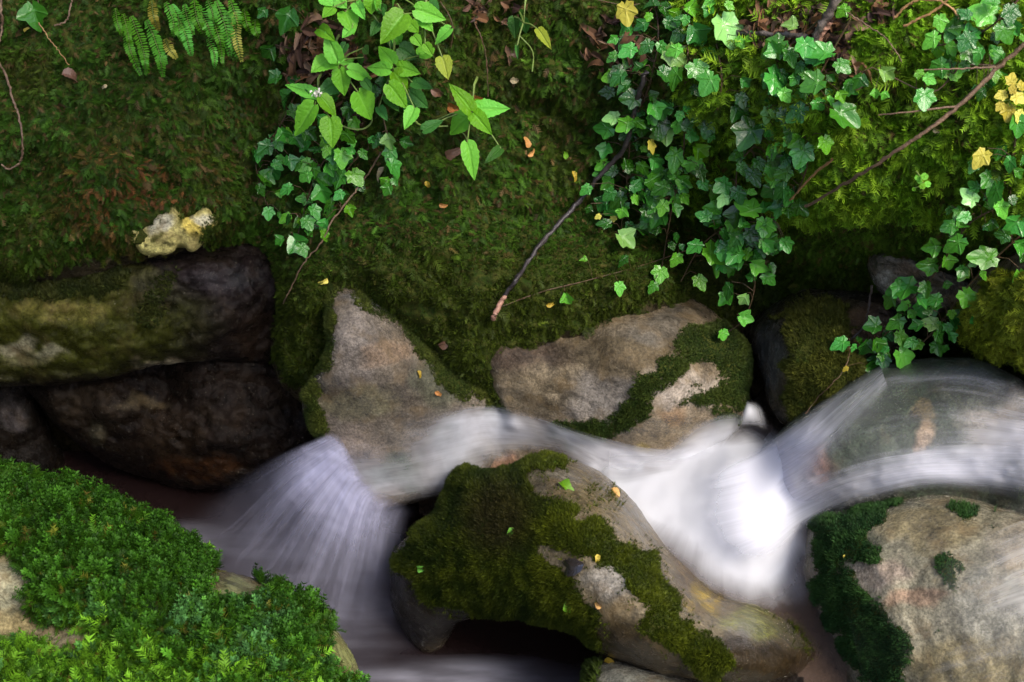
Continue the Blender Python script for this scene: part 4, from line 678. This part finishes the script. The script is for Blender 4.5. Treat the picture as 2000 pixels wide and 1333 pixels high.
for v in vines:
    if not v.leaves: continue
    root = link('ivy_vine', None, loc=v.P[0], label=v.label, category='ivy', group='ivy trails on the bank'); paths = [([p - Vector(v.P[0]) for p in v.P], v.r * 1.25, v.r * .7)]; leafs = []
    bpy.context.view_layer.update() if False else None
    for (x, y, wd, t, front) in v.leaves:
        k = min(range(len(v.px)), key=lambda i: (x - v.px[i][0]) ** 2 + (y - v.px[i][1]) ** 2)
        lift = random.uniform(.02, .055) if front else random.uniform(.004, .02); dd, n = veg_depth(x, y, lift); size = wd / FPX * dd * random.uniform(1.15, 1.45)
        away = Vector((x - v.px[k][0], -(y - v.px[k][1]), 0)); ang = math.atan2(away.x, away.y) if away.length > 6 else random.uniform(-3, 3)
        t2 = Vector((0, -1, 0)) * .8 + Vector((math.sin(ang), math.cos(ang), 0)) * .8 + Vector((random.uniform(-.5, .5), random.uniform(-.5, .5), 0)); t2.normalize()
        tip = Vector(RT) * t2.x + Vector(UP) * t2.y + Vector(TOCAM) * random.uniform(-.35, .25)
        nn = n * .35 + Vector(TOCAM) * .5 + Vector((0, 0, .45)) + Vector((random.uniform(-.5, .5), random.uniform(-.5, .5), random.uniform(-.4, .4)))
        c = Vector(at(x, y, dd)); base = c - tip.normalized() * size * .36
        q = v.P[k]; mid = (q + base) * .5 + Vector((0, 0, .008)); paths.append(([q - v.P[0], mid - v.P[0], base - v.P[0]], v.r * .5, v.r * .35))
        o = link('leaf', random.choice(ivy_me), parent=root); orient(o, base - Vector(v.P[0]), tip, nn, size, random.uniform(.85, 1.15)); set_mat(o, IVY[t])
    link('stem', tube_mesh(paths, STEM, 'stem', 5), parent=root)

# bright broad leaved plants (toothed heart leaves)
def herb_leaf(seed, mat):
    nl, nw = 22, 8; V = []; ve = []; r = random.Random(seed)
    for i in range(nl + 1):
        t = i / nl; wv = (math.sin(min(1, (t + .10) / .36) * math.pi / 2) if t < .26 else 1) * (1 - (max(0, t - .26) / .74) ** 1.5) ** .95 * .5; wv = max(wv, .004) if t < 1 else .0
        if t < .03: wv *= .55
        tooth = (1 + .11 * (1 - (t * 15 % 1)) * (t < .97)) if t > .08 else 1
        for j in range(nw + 1):
            u = j / nw * 2 - 1; e = abs(u); y = t - .07 * (1 - e) * 0 + (-.09 * e ** 2 if t < .15 else 0) + .10 * e * (1 - t) * 0 + .05 * e * (1 if t > .1 else 0)
            x = u * wv * (tooth if e > .95 else 1); side = abs(((t * 6 - e * 1.6) % 1) - .5) * 2
            V.append((x, y, .16 * abs(x) - (.16 + .1 * r.random() * 0) * t * t + .018 * math.sin(t * 38 - e * 9) * e + .02 * math.sin(t * 5 + seed))); ve.append(max(1 - e * 5, (side - .8) * 4 * .6, 0))
    F = [(i * (nw + 1) + j, i * (nw + 1) + j + 1, (i + 1) * (nw + 1) + j + 1, (i + 1) * (nw + 1) + j) for i in range(nl) for j in range(nw)]
    return new_mesh('leaf', V, F, mat, attrs={'vein': ve})
HB = {'b': leaf_mat('bright leaf', (.15, .46, .022), (.24, .58, .08), .42, .35, .35), 'k': leaf_mat('darker green leaf', (.045, .17, .025), (.1, .26, .06), .42, .35, .3), 'y': leaf_mat('yellowing herb leaf', (.28, .36, .03), (.4, .45, .1), .5, .3, .3)}  # k is a darker green of the same leaf
herb_me = [herb_leaf(s, HB['b']) for s in range(4)]
HL = '345,-20,400,25,90,b 400,40,350,85,60,b 440,-30,430,55,60,b 465,65,510,165,100,b 500,150,450,190,60,b 600,-20,605,75,85,b 730,-30,700,25,100,b 770,75,650,215,130,b 830,50,990,100,95,b 850,90,920,155,70,b 1015,150,925,225,65,b 330,150,400,200,70,b 425,315,360,175,90,b 375,310,290,370,90,b 425,345,340,345,42,b 435,335,515,305,42,b 435,360,462,500,90,b 480,365,610,405,80,b 715,335,638,230,80,b 700,365,575,350,72,b 715,375,800,488,92,b 735,350,850,380,80,b 745,250,835,305,95,k 850,290,935,245,75,b 970,300,1000,405,80,y 815,430,915,455,62,k 690,440,790,565,95,b 800,480,900,565,80,k 825,565,775,665,72,b 530,480,605,625,125,b 322,500,150,435,68,b 335,505,422,602,76,b 430,435,320,490,85,k 305,548,188,705,112,b 385,615,400,768,108,b 1120,580,1018,438,85,b 1140,575,1312,560,95,b 1130,590,1222,692,82,b 1110,600,1000,700,105,b 1130,555,1195,515,42,b 1100,745,1142,932,85,b 1275,775,1200,840,50,k 870,680,970,625,60,k 1345,90,1345,200,62,k 1395,95,1405,185,52,k 1370,60,1400,100,40,k 1470,155,1535,245,52,y 680,500,740,570,60,k 655,20,640,75,60,k 560,250,590,280,50,k 820,190,860,240,55,b 690,200,740,255,50,k 780,530,830,600,60,k 905,640,880,695,40,k 1360,240,1360,300,20,k'
cents = [((655,125),'bright green toothed leaf plant at the left, beside a small white flower head'), ((768,130),'fullest bright green toothed leaf plant in the middle of its group'), ((620,200),'lowest left bright green leaf rosette above the dark ivy'), ((922,212),'bright green leaf rosette reaching right on a bent stem'), ((700,0),'bright green toothed leaf plant cut by the top edge'), ((1022,45),'small darker green plant alone right of the bright plants'), ((830,30),'bright leafy shoot at the top with one yellow spotted leaf'), ]
herbs = [dict(c=c, l=l, L=[]) for c, l in cents]
HL += ' 520,20,560,90,60,b 655,60,690,130,60,k 470,230,420,300,50,k 560,300,520,350,55,k 640,120,600,180,55,k 720,180,760,240,60,b 880,230,920,290,50,b 620,0,660,50,70,b 420,-10,470,40,70,b 800,120,850,170,60,b 900,10,950,50,60,k 560,420,600,470,50,k 640,560,680,620,50,k 270,480,230,540,45,k 390,480,420,540,50,k'
for it in HL.split():
    bx, by, tx, ty, wd, t = it.split(','); b = (500 + float(bx) * .375, float(by) * .375); e = (500 + float(tx) * .375, float(ty) * .375)
    h = min(herbs, key=lambda q: (q['c'][0] - b[0]) ** 2 + (q['c'][1] - b[1]) ** 2); h['L'].append((b, e, float(wd) * .375, t))
for h in herbs:
    cx, cy = h['c']; d0 = veg_depth(cx, cy, .05)[0]; c0 = Vector(at(cx, cy, d0)); gd, gp, gn = surf(cx + 10, cy - 60)
    root = link('leafy_plant', None, loc=gp, label=h['l'], category='plant', group='bright leafy plants on the bank'); paths = [([Vector((0, 0, 0)), (c0 - gp) * .5 + Vector((0, -.01, .025)), c0 - gp], .0028, .002)]
    for (b, e, wd, t) in h['L']:
        dd = d0 - random.uniform(-.01, .045) - (.02 if t != 'k' else -.01); B = Vector(at(b[0], b[1], dd)); E = Vector(at(e[0], e[1], dd + random.uniform(-.03, .035))); L = (E - B).length
        nn = Vector(TOCAM) * .75 + Vector((0, 0, .35)) + Vector((random.uniform(-.3, .3), random.uniform(-.3, .3), random.uniform(-.2, .2)))
        o = link('leaf', random.choice(herb_me), parent=root); orient(o, B - gp, E - B, nn, L * .98, min(1.6, 1.08 * wd / FPX * dd / L * 1.02)); set_mat(o, HB[t])
        paths.append(([c0 - gp, (c0 + B) * .5 - gp + Vector((0, 0, .004)), B - gp], .0016, .0012))
    link('stem', tube_mesh(paths, GSTEM, 'stem', 6), parent=root)
    h['root'] = root; h['gp'] = gp
def extra_stem(h, pts, r=.002, m=GSTEM):
    P = [Vector(at(500 + x * .375, y * .375, veg_depth(500 + x * .375, y * .375, .05)[0])) - h['gp'] for x, y in spline(pts, 5)]; link('stem', tube_mesh([(P, r, r * .8)], m, 'stem', 6), parent=h['root'])
extra_stem(herbs[2], [(440,655),(500,672),(560,672),(600,640),(602,600)]); extra_stem(herbs[3], [(820,620),(850,650),(900,660),(1000,658)]); extra_stem(herbs[6], [(735,20),(780,90),(830,175)]); extra_stem(herbs[3], [(1060,675),(1090,710),(1100,745)], .0014); extra_stem(herbs[5], [(1370,185),(1430,250),(1445,300),(1438,375)], .0014); extra_stem(herbs[6], [(960,10),(1010,90),(1025,160),(1015,250)], .0013, STEM)
FLW = plain_mat('white petals', (.75, .72, .66), (.6, .55, .45), .6, 200)
fv = []; ff = []
for i in range(26):
    a = random.uniform(0, 6.28); rr = random.uniform(0, .008); c = Vector((math.cos(a) * rr, math.sin(a) * rr, random.uniform(0, .009))); d1 = Vector([random.uniform(-1, 1) for _ in range(3)]).normalized() * .0042; d2 = d1.orthogonal().normalized() * .003
    k = len(fv); fv += [tuple(c - d2 * .4), tuple(c + d1 * .6 - d2), tuple(c + d1 * 1.3), tuple(c + d1 * .6 + d2)]; ff.append((k, k + 1, k + 2, k + 3))
fx = Vector(at(618, 187, veg_depth(618, 187, .09)[0])) - herbs[2]['gp']; fo = link('flower_head', new_mesh('flower_head', fv, ff, FLW), parent=herbs[2]['root']); fo.location = fx

# yellow jagged leaves at the right edge, clover sprig
def sprig(label, cat, name, leaves, meshes, mats, stem_px, lift=.03, grp=None):
    P = [Vector(at(x, y, veg_depth(x, y, lift)[0])) for x, y in spline(stem_px, 5)]; g = P[0]; root = link(name, None, loc=g, label=label, category=cat, group=grp); paths = [([p - g for p in P], .0014, .0009)]
    for (x, y, wd, ang, m) in leaves:
        dd = veg_depth(x, y, lift + random.uniform(0, .02))[0]; tip = Vector(RT) * math.sin(R(ang)) + Vector(UP) * math.cos(R(ang)) + Vector(TOCAM) * random.uniform(-.2, .2); sz = wd / FPX * dd
        c = Vector(at(x, y, dd)); b = c - tip * sz * .36; o = link('leaf', random.choice(meshes), parent=root); orient(o, b - g, tip, Vector(TOCAM) + Vector((random.uniform(-.3, .3), 0, .4)), sz); set_mat(o, mats[m])
        q = min(P, key=lambda p: (p - b).length); paths.append(([q - g, b - g], .0008, .0006))
    link('stem', tube_mesh(paths, GSTEM, 'stem', 5), parent=root); return root
sprig('pale yellow jagged leaf spray at the right edge', 'plant', 'yellow_plant', [(1975,160,30,10,'y'),(1985,190,34,120,'y'),(1960,185,28,-110,'y'),(1970,215,40,190,'y'),(1995,170,30,60,'y'),(1990,225,34,150,'y'),(1955,205,24,-150,'y'),(1978,178,22,0,'y')], ivy_me[:4], {'y': IVY['yellow']}, [(2040,150),(2000,175),(1975,190),(1965,220)])
round_me = [polar_leaf('leaflet', lambda a: .45 - .06 * (abs(a) < .2) , HB['b'], .05, .1, (0,), 9)]
sprig('tiny light green clover sprig in the moss right of centre', 'clover', 'clover', [(1793,347,15,-60,'b'),(1806,345,16,40,'b'),(1812,360,15,110,'b'),(1802,364,14,190,'b'),(1785,370,9,200,'b'),(1796,354,12,0,'b')], round_me, HB, [(1790,335),(1800,352),(1803,372)], .02)

# ------------------------------------------------------------------ ferns
FERN = leaf_mat('fern green', (.07, .27, .016), (.1, .3, .05), .4, .25, .35); FERNO = leaf_mat('old fern', (.25, .24, .03), (.3, .3, .06), .5, .3, .3)
def frond(p0, p1, wpx, seed):
    r = random.Random(seed); mx = ((p0[0] + p1[0]) / 2 + r.uniform(-8, 8), (p0[1] + p1[1]) / 2); pts = spline([p0, mx, p1], 12); P = []
    for i, (x, y) in enumerate(pts):
        t = i / (len(pts) - 1); P.append(Vector(at(x, y, veg_depth(x, y, .015 + .05 * math.sin(t * 2.6))[0])))
    P = [(P[max(i - 2, 0)] + P[i] + P[min(i + 2, len(P) - 1)]) / 3 for i in range(len(P))]; V = []; F = []; n = len(P); side0 = Vector(RT)
    L = sum((P[i + 1] - P[i]).length for i in range(n - 1)); N = int(L / .0052); ww = wpx * 1.25 / FPX * 3.0 / 2
    for k in range(N):
        t = k / N; f = t * (n - 1); i = min(int(f), n - 2); p = P[i].lerp(P[i + 1], f - i); T = (P[i + 1] - P[i]).normalized(); nn = Vector(TOCAM) + Vector((0, 0, .3)); Sd = T.cross(nn).normalized(); Nn = Sd.cross(T)
        wv = ww * min(1, .45 + t * 2.2) * (1 - t ** 3 * .8)
        for s in (-1, 1):
            d = (Sd * s + T * .28 + Nn * r.uniform(-.25, .15)).normalized() * wv * r.uniform(.85, 1.1); h = T * .0021; q = len(V)
            V += [tuple(p - h * .6), tuple(p + d * .35 - h * 1.0), tuple(p + d * .8 - h * .9), tuple(p + d + h * .2), tuple(p + d * .75 + h * .9), tuple(p + d * .3 + h * .8)]; F += [(q, q + 1, q + 4, q + 5), (q + 1, q + 2, q + 3, q + 4)]
    V.extend([tuple(x) for x in []]); return V, F, P
FR = {'long narrow hanging ladder ferns left of centre in the fern group': '680,80,770,395,60 650,120,738,405,50 760,100,850,415,62 790,0,830,170,50 795,170,872,345,60 640,70,680,260,40 720,230,760,400,40 600,40,640,200,40',
      'thick middle tuft of hanging ladder ferns along the top edge': '890,20,1000,305,62 930,60,965,235,60 860,10,905,200,50 860,200,925,310,50 1010,0,1060,185,64 1030,30,1112,215,64 1080,0,1110,140,50 960,20,1010,190,50',
      'right tuft of hanging ladder ferns next to the dark ivy': '1125,0,1200,305,66 1180,60,1245,315,60 1080,200,1115,365,40 1225,60,1262,335,50 1330,100,1350,200,50 1200,0,1250,190,60 1105,90,1160,340,46 1270,40,1310,190,46'}
for lab, txt in FR.items():
    items = [tuple(float(v) * .375 for v in s.split(',')) for s in txt.split()]; g = Vector(at(items[0][0], items[0][1] - 10, veg_depth(items[0][0], items[0][1] - 10, 0)[0]))
    root = link('fern', None, loc=g, label=lab, category='fern', group='ladder ferns hanging from the bank')
    for k, (a, b, c, d_, wd) in enumerate(items):
        V, F, P = frond((a, b), (c, d_), wd, k); o = link('frond', new_mesh('frond', np.array(V) - np.array(g), F, FERN if k != 3 or wd > 20 else FERNO, attrs={'vein': np.zeros(len(V))}), parent=root)
        link('stalk', tube_mesh([([p - g for p in P], .0005, .0003)], GSTEM, 'stalk', 4), parent=o)

# ------------------------------------------------------------------ sticks and twigs
BARKD = plain_mat('dark wet bark', (.022, .015, .014), (.05, .042, .045), .4, 120, .6); BARKB = plain_mat('brown twig bark', (.19, .12, .07), (.10, .06, .04), .55, 120); PINK = plain_mat('peeled pinkish wood', (.36, .19, .13), (.25, .13, .09), .5, 80); ORG = plain_mat('tan dry stalk', (.36, .20, .08), (.22, .12, .05), .6, 80); BARKG = plain_mat('grey bark', (.13, .105, .09), (.05, .04, .035), .55, 90)
def stick(label, px, r0, r1, mat, lift=.02, name='twig', cat='twig', side=(), tip=None, tipmat=None, kn=.25):
    def pth(pp, lf, a, b):
        sp = spline(pp, 8); ds = [veg_depth(x, y, lf)[0] for x, y in sp]; k = len(ds)
        ds = np.array(ds); 
        for _ in range(6): ds = np.minimum(ds, np.r_[ds[0], (ds[:-2] + ds[2:]) / 2, ds[-1]])
        P = [Vector(at(x + random.gauss(0, .8), y + random.gauss(0, .8), d)) for (x, y), d in zip(sp, ds)]; return P
    P = pth(px, lift, r0, r1); g = P[0].copy(); me = tube_mesh([([p - g for p in P], r0, r1)], mat, name, 8)
    co = np.empty(len(me.vertices) * 3, np.float32); me.vertices.foreach_get('co', co); co = co.reshape(-1, 3); co += kn * r1 * rng.normal(size=co.shape); me.vertices.foreach_set('co', co.ravel())
    o = link(name, me, loc=g, label=label, category=cat)
    for s in side: Q = pth(s, lift, 0, 0); link('side_twig', tube_mesh([([q - g for q in Q], r1 * .9, r1 * .5)], mat, 'side_twig', 6), parent=o)
    if tip: Q = pth(tip, lift + .001, 0, 0); link('peeled_end', tube_mesh([([q - g for q in Q], r1 * 1.25, r1 * 1.35)], tipmat, 'peeled_end', 8), parent=o)
    return o
stick('long dark wet stick leaning down the bank to a peeled pinkish end', [(1262,140),(1240,210),(1222,285),(1170,345),(1130,395),(1070,460),(1020,530),(985,578)], 0.0046, .0036, BARKD, .03, 'stick', 'stick', tip=[(985,578),(975,598),(963,624)], tipmat=PINK)
stick('thin forked branch running diagonally across the bright moss at the upper right', [(2060,30),(2000,88),(1950,132),(1872,208),(1800,262),(1762,288),(1690,335),(1640,365),(1575,405)], .0036, .0022, BARKB, .05, 'branch', 'branch', side=[[(1950,132),(1880,134),(1805,137)],[(1872,208),(1800,216),(1715,226)]])
stick('straight brown twig poking out under the moss left of the forked branch', [(1625,312),(1590,340),(1560,372),(1535,400)], .002, .0018, ORG, .035)
stick('grey forked stick standing in the dead leaves at the top', [(1650,-50),(1622,20),(1598,60),(1586,92)], .008, .005, BARKG, .03, 'stick', 'stick')
stick('short reddish stick lying beside the grey forked one', [(1622,40),(1606,65),(1592,92)], .005, .0045, PINK, .02, 'stick', 'stick')
stick('grey lying branch in the dead leaves near the pale star leaf', [(1430,62),(1470,66),(1520,68),(1575,72)], .0045, .004, BARKG, .02, 'branch', 'branch')
stick('thin tan twig lying lengthwise in the ivy over the dark ledge', [(745,298),(715,345),(690,380),(650,430),(625,478),(592,515),(570,560),(554,592)], .0017, .0011, BARKB, .02)
stick('pale bent root trailing down the moss at the left edge', [(-10,110),(12,150),(25,195),(38,235),(44,290),(38,318),(18,330),(2,322)], .0022, .0015, BARKB, .02, 'root', 'root')
stick('short root end at the upper left corner', [(0,-20),(3,30),(4,60),(-4,84)], .0026, .002, BARKB, .02, 'root', 'root')
stick('brown hooked rootlet in the moss of the upper left', [(142,-20),(138,15),(128,42),(105,50)], .002, .0014, BARKB, .02, 'root', 'root')
stick('curved orange stalk arching over moss at the top right', [(1748,35),(1770,12),(1800,0),(1835,2),(1862,20),(1872,36)], .002, .0014, ORG, .04, 'stalk', 'stalk')
stick('straight orange stalk crossing the arching one at the top right', [(1765,52),(1800,35),(1830,18),(1862,-10)], .002, .0016, ORG, .04, 'stalk', 'stalk')
stick('thin curved stalk on the moss left of the arching stalk', [(1655,25),(1690,48),(1725,70),(1748,98),(1762,122)], .0011, .0008, BARKB, .03, 'stalk', 'stalk')
stick('dark rootlet hanging in front of the wet rock beneath the grey stone', [(1703,560),(1696,600),(1688,636),(1660,665)], .0022, .0014, BARKD, .02, 'root', 'root', side=[[(1688,636),(1715,640),(1735,636)]])
stick('fine red rootlet hanging beside the glossy ivy tip over the cascade', [(1660,665),(1657,700),(1640,735),(1600,775),(1573,808)], .0011, .0008, STEM, .02, 'root', 'root')
stick('dark thin stem down the moss right of the leafy plants', [(925,40),(940,75),(950,120),(954,190)], .0013, .001, STEM, .02, 'stalk', 'stalk')
stick('dry straw stalk across the bank in the upper left', [(75,45),(95,75),(115,100),(135,128)], .0011, .0008, ORG, .02, 'stalk', 'stalk')
stick('small dry stick caught at the left side of the middle boulder', [(840,1012),(830,1018),(816,1022)], .003, .0022, BARKB, .006)

# ------------------------------------------------------------------ fallen leaves
FL = {'yellow': leaf_mat('fallen yellow leaf', (.55, .42, .05), (.6, .5, .12), .45, .4, .2), 'orange': leaf_mat('fallen orange leaf', (.45, .20, .05), (.5, .28, .1), .45, .4, .2), 'brown': leaf_mat('dead brown leaf', (.14, .075, .045), (.2, .11, .07), .45, .5, .1), 'green': leaf_mat('fallen green leaf', (.16, .42, .03), (.3, .5, .1), .4, .4, .25), 'cream': leaf_mat('pale faded leaf', (.55, .48, .26), (.6, .55, .35), .5, .4, .2), 'black': leaf_mat('blackened wet leaf', (.035, .03, .035), (.06, .05, .05), .14, .9, .05, .6)}
oval = [polar_leaf('fallen_leaf', (lambda w_, s_: lambda a: w_ + (.62 - w_) * abs(math.cos(a)) ** (5 if abs(a) < 1.57 else 2) + .02 * math.sin(a * s_))(w_, s_), FL['yellow'], .45, .7, (0,), 20 + s_) for w_, s_ in ((.26, 9), (.33, 13), (.22, 7))]
fallen = [(1077,595,14,'yellow','small round yellow leaf on the moss below the dark stick'),(632,551,14,'yellow','tiny yellow green leaf above the pale triangular slab'),(1108,952,30,'green','yellow green leaf with a brown spot on top of the middle boulder'),(1090,906,20,'green','bright green scrap on the upper rim of the middle boulder'),(1203,964,20,'orange','orange yellow leaf on the right shoulder of the middle boulder'),(1167,1093,14,'yellow','bright yellow leaf beside the black leaf on the middle boulder'),(1112,1108,44,'black','curled black wet leaf on the bare stone of the middle boulder'),(1109,1184,22,'green','pale green leaf on the lower moss of the middle boulder'),(1167,1183,12,'orange','small orange leaf at the lower moss edge of the middle boulder'),(825,1111,20,'green','green leaf on the dark left face of the middle boulder'),(996,1042,18,'green','half hidden green leaf in the brown moss of the middle boulder'),(1190,1293,18,'yellow','yellow leaf on the grey stone at the bottom edge'),(50,945,22,'green','light green curled leaf on the near mossy boulder rim'),(388,1254,22,'yellow','bright yellow leaf deep in the near leafy moss'),(114,1042,12,'orange','orange scrap on the near leafy moss'),(205,1058,14,'yellow','golden scrap on the near leafy moss right of the orange one'),
 (868,672,20,'brown','crumpled brown leaf lodged in the crack beside the triangular slab'),(857,183,26,'brown','curled brown leaf right of the bright plants'),(1030,278,16,'orange','dry orange brown leaf on the bank in the middle'),(1040,298,16,'orange','second dry orange brown leaf, lower one of the pair on the bank'),(866,402,12,'orange','small reddish scrap on the dark bank below the bright plants'),(1006,157,14,'cream','pale oval leaf on the bank in the upper middle'),(836,362,13,'yellow','little yellow pod on the moss below the bright plants'),(1832,256,16,'cream','cream leaf lying beside the forked branch'),(1172,147,14,'green','small lime leaf left of the upper right ivy'),(51,58,10,'yellow','yellow speck leaf in the upper left corner'),(203,170,10,'cream','cream speck leaf on the left bank'),(140,148,26,'brown','long reddish dead leaf on the left bank'),(885,300,24,'brown','spotted dying leaf beside the hanging bright leaf'),(934,196,22,'orange','orange spotted leaf behind the right bright rosette'),(888,212,22,'orange','yellow orange leaf left of the right bright rosette'),(742,340,22,'cream','narrow straw coloured leaf across the tan twig'),(857,770,12,'orange','tiny orange leaf on the wet triangular slab'),(820,732,12,'yellow','tiny yellow leaf on the glistening part of the triangular slab'),(1648,1088,7,'yellow','tiny yellow leaf on the moss of the large right boulder'),(1123,345,16,'yellow','speckled yellow leaf left of the hanging ivy'),(1105,302,14,'green','narrow green leaf on the dark bank left of the ivy'),(1000,110,34,'brown','grey brown dead leaf on the bank below the small dark green plant'),(1598,15,30,'brown','round grey dead leaf beside the grey forked stick'),(1680,155,34,'brown','curled dark red leaf hanging between pale ivy leaves')]
for (x, y, wd, t, lab) in fallen:
    dd, h, n = surf(x, y); lf = .006 if y > 560 else .014; dd -= lf; sz = wd / FPX * dd * 1.15; ang = random.uniform(-3.1, 3.1); tip = Vector(RT) * math.sin(ang) + Vector(UP) * math.cos(ang)
    n2_ = n + Vector(TOCAM) * .5 + Vector([random.uniform(-.2, .2) for _ in range(3)]); tip = (tip - n2_ * tip.dot(n2_) / n2_.length_squared).normalized(); c = Vector(at(x, y, dd)) - tip * sz * .36
    o = link('fallen_leaf', random.choice(oval), label=lab, category='leaf', group='fallen leaves'); orient(o, c, tip, n2_, sz, random.uniform(.9, 1.2)); set_mat(o, FL[t])
# dead leaf litter: heaps nobody could count
def litter(regs, label, seed):
    r = random.Random(seed); Vs = []; Fs = []; Cs = []; off = 0; me = oval[0]; co = np.empty(len(me.vertices) * 3, np.float32); me.vertices.foreach_get('co', co); co = co.reshape(-1, 3)
    tri = np.array([tuple(p.vertices) for p in me.polygons])
    for (x0, y0, rx, ry, n_) in regs:
        for _ in range(n_):
            a = r.uniform(0, 6.28); q = math.sqrt(r.random()); x = x0 + math.cos(a) * q * rx; y = y0 + math.sin(a) * q * ry; dd, h, n = surf(x, y); sz = r.uniform(.012, .035)
            m = Euler((r.uniform(-.7, .7), r.uniform(-.7, .7), r.uniform(0, 6.28))).to_matrix(); qn = (n + Vector((0, 0, .4))).to_track_quat('Z', 'Y').to_matrix(); A = np.array(qn @ m)
            v = (co * [sz * r.uniform(.5, 1), sz, sz * 1.4]) @ A.T + np.array(h) + np.array(n) * r.uniform(.002, .018); Vs.append(v); Fs.append(tri + off); off += len(v)
            c = r.choice([(.16, .085, .05), (.10, .055, .04), (.24, .15, .10), (.07, .04, .035), (.20, .10, .05)]); Cs.append(np.tile(np.array(c) * r.uniform(.6, 1.3), (len(v), 1)))
    V = np.concatenate(Vs); loc = V.mean(0); link('leaf_litter', new_mesh('leaf_litter', V - loc, np.concatenate(Fs), MOSS, {'col': np.concatenate(Cs)}), loc=loc, kind='stuff', label=label, category='leaf litter')
litter([(1560,60,110,45,170),(1640,100,50,60,70),(1690,15,60,20,30)], 'brown dead leaf litter around the grey forked stick', 1)
litter([(620,90,70,60,110),(690,170,60,70,60),(1200,90,60,60,40),(960,15,60,25,30),(595,150,30,50,30)], 'dark dead leaf litter behind the bright leafy plants', 2)

# ------------------------------------------------------------------ added tree, out of view: its crown shades the left of the place
def shade_canopy():
    r = random.Random(5); nr = np.random.default_rng(5); g = Vector((-2.6, 3.2, 1.2)); C0 = []
    for (x0, y0, rx, ry, n_) in ((150,300,420,330,900),(250,760,420,240,2200),(830,1180,190,140,420),(560,560,140,120,150),(700,1250,120,80,120)):
        for _ in range(n_):
            a = r.uniform(0, 6.28); q = math.sqrt(r.random()); x = x0 + math.cos(a) * q * rx; y = y0 + math.sin(a) * q * ry; h = Vector(at(x, y, float(surf(x, y)[0]))); z = r.uniform(2.75, 3.3); C0.append(h + sd * ((z - h.z) / sd.z) + Vector([r.gauss(0, .05) for _ in range(3)]))
    Cc = np.array([tuple(c) for c in C0]); n = len(Cc); X = nr.normal(size=(n, 3)); X /= np.linalg.norm(X, axis=1)[:, None]; Z = np.array([0, 0, 1.0]) + .6 * nr.normal(size=(n, 3)); Yv = np.cross(Z, X); Yv /= np.linalg.norm(Yv, axis=1)[:, None]; L = nr.uniform(.05, .09, (n, 1))
    prof = [(0, -1), (.32, -.6), (.42, -.1), (.3, .5), (0, 1), (-.3, .5), (-.42, -.1), (-.32, -.6)]; V = np.stack([Cc + X * L * a + Yv * L * b for a, b in prof], 1).reshape(-1, 3); F = np.arange(n * 8).reshape(n, 8)
    root = link('shade_tree', None, loc=g, label='unseen leafy tree added to shade the left of the stream', category='tree')
    link('crown', new_mesh('crown', V - np.array(g), F, leaf_mat('shade tree leaf', (.05, .14, .03), (.08, .2, .05), .5, .3, .3), attrs={'vein': np.zeros(len(V))}), parent=root)
    top = Cc.mean(0); paths = [([Vector((0, 0, -.8)), Vector((.05, 0, .6)), Vector((.4, -.2, 1.8)), Vector(top) - g], .13, .04)]
    for _ in range(26):
        q = Vector(Cc[r.randrange(n)]) - g; a = paths[0][0][2].lerp(paths[0][0][3], r.random()); paths.append(([a, (a + q) * .5 + Vector((0, 0, -.1)), q], .02, .005))
    link('trunk', tube_mesh(paths, BARKG, 'trunk', 8), parent=root)
shade_canopy()
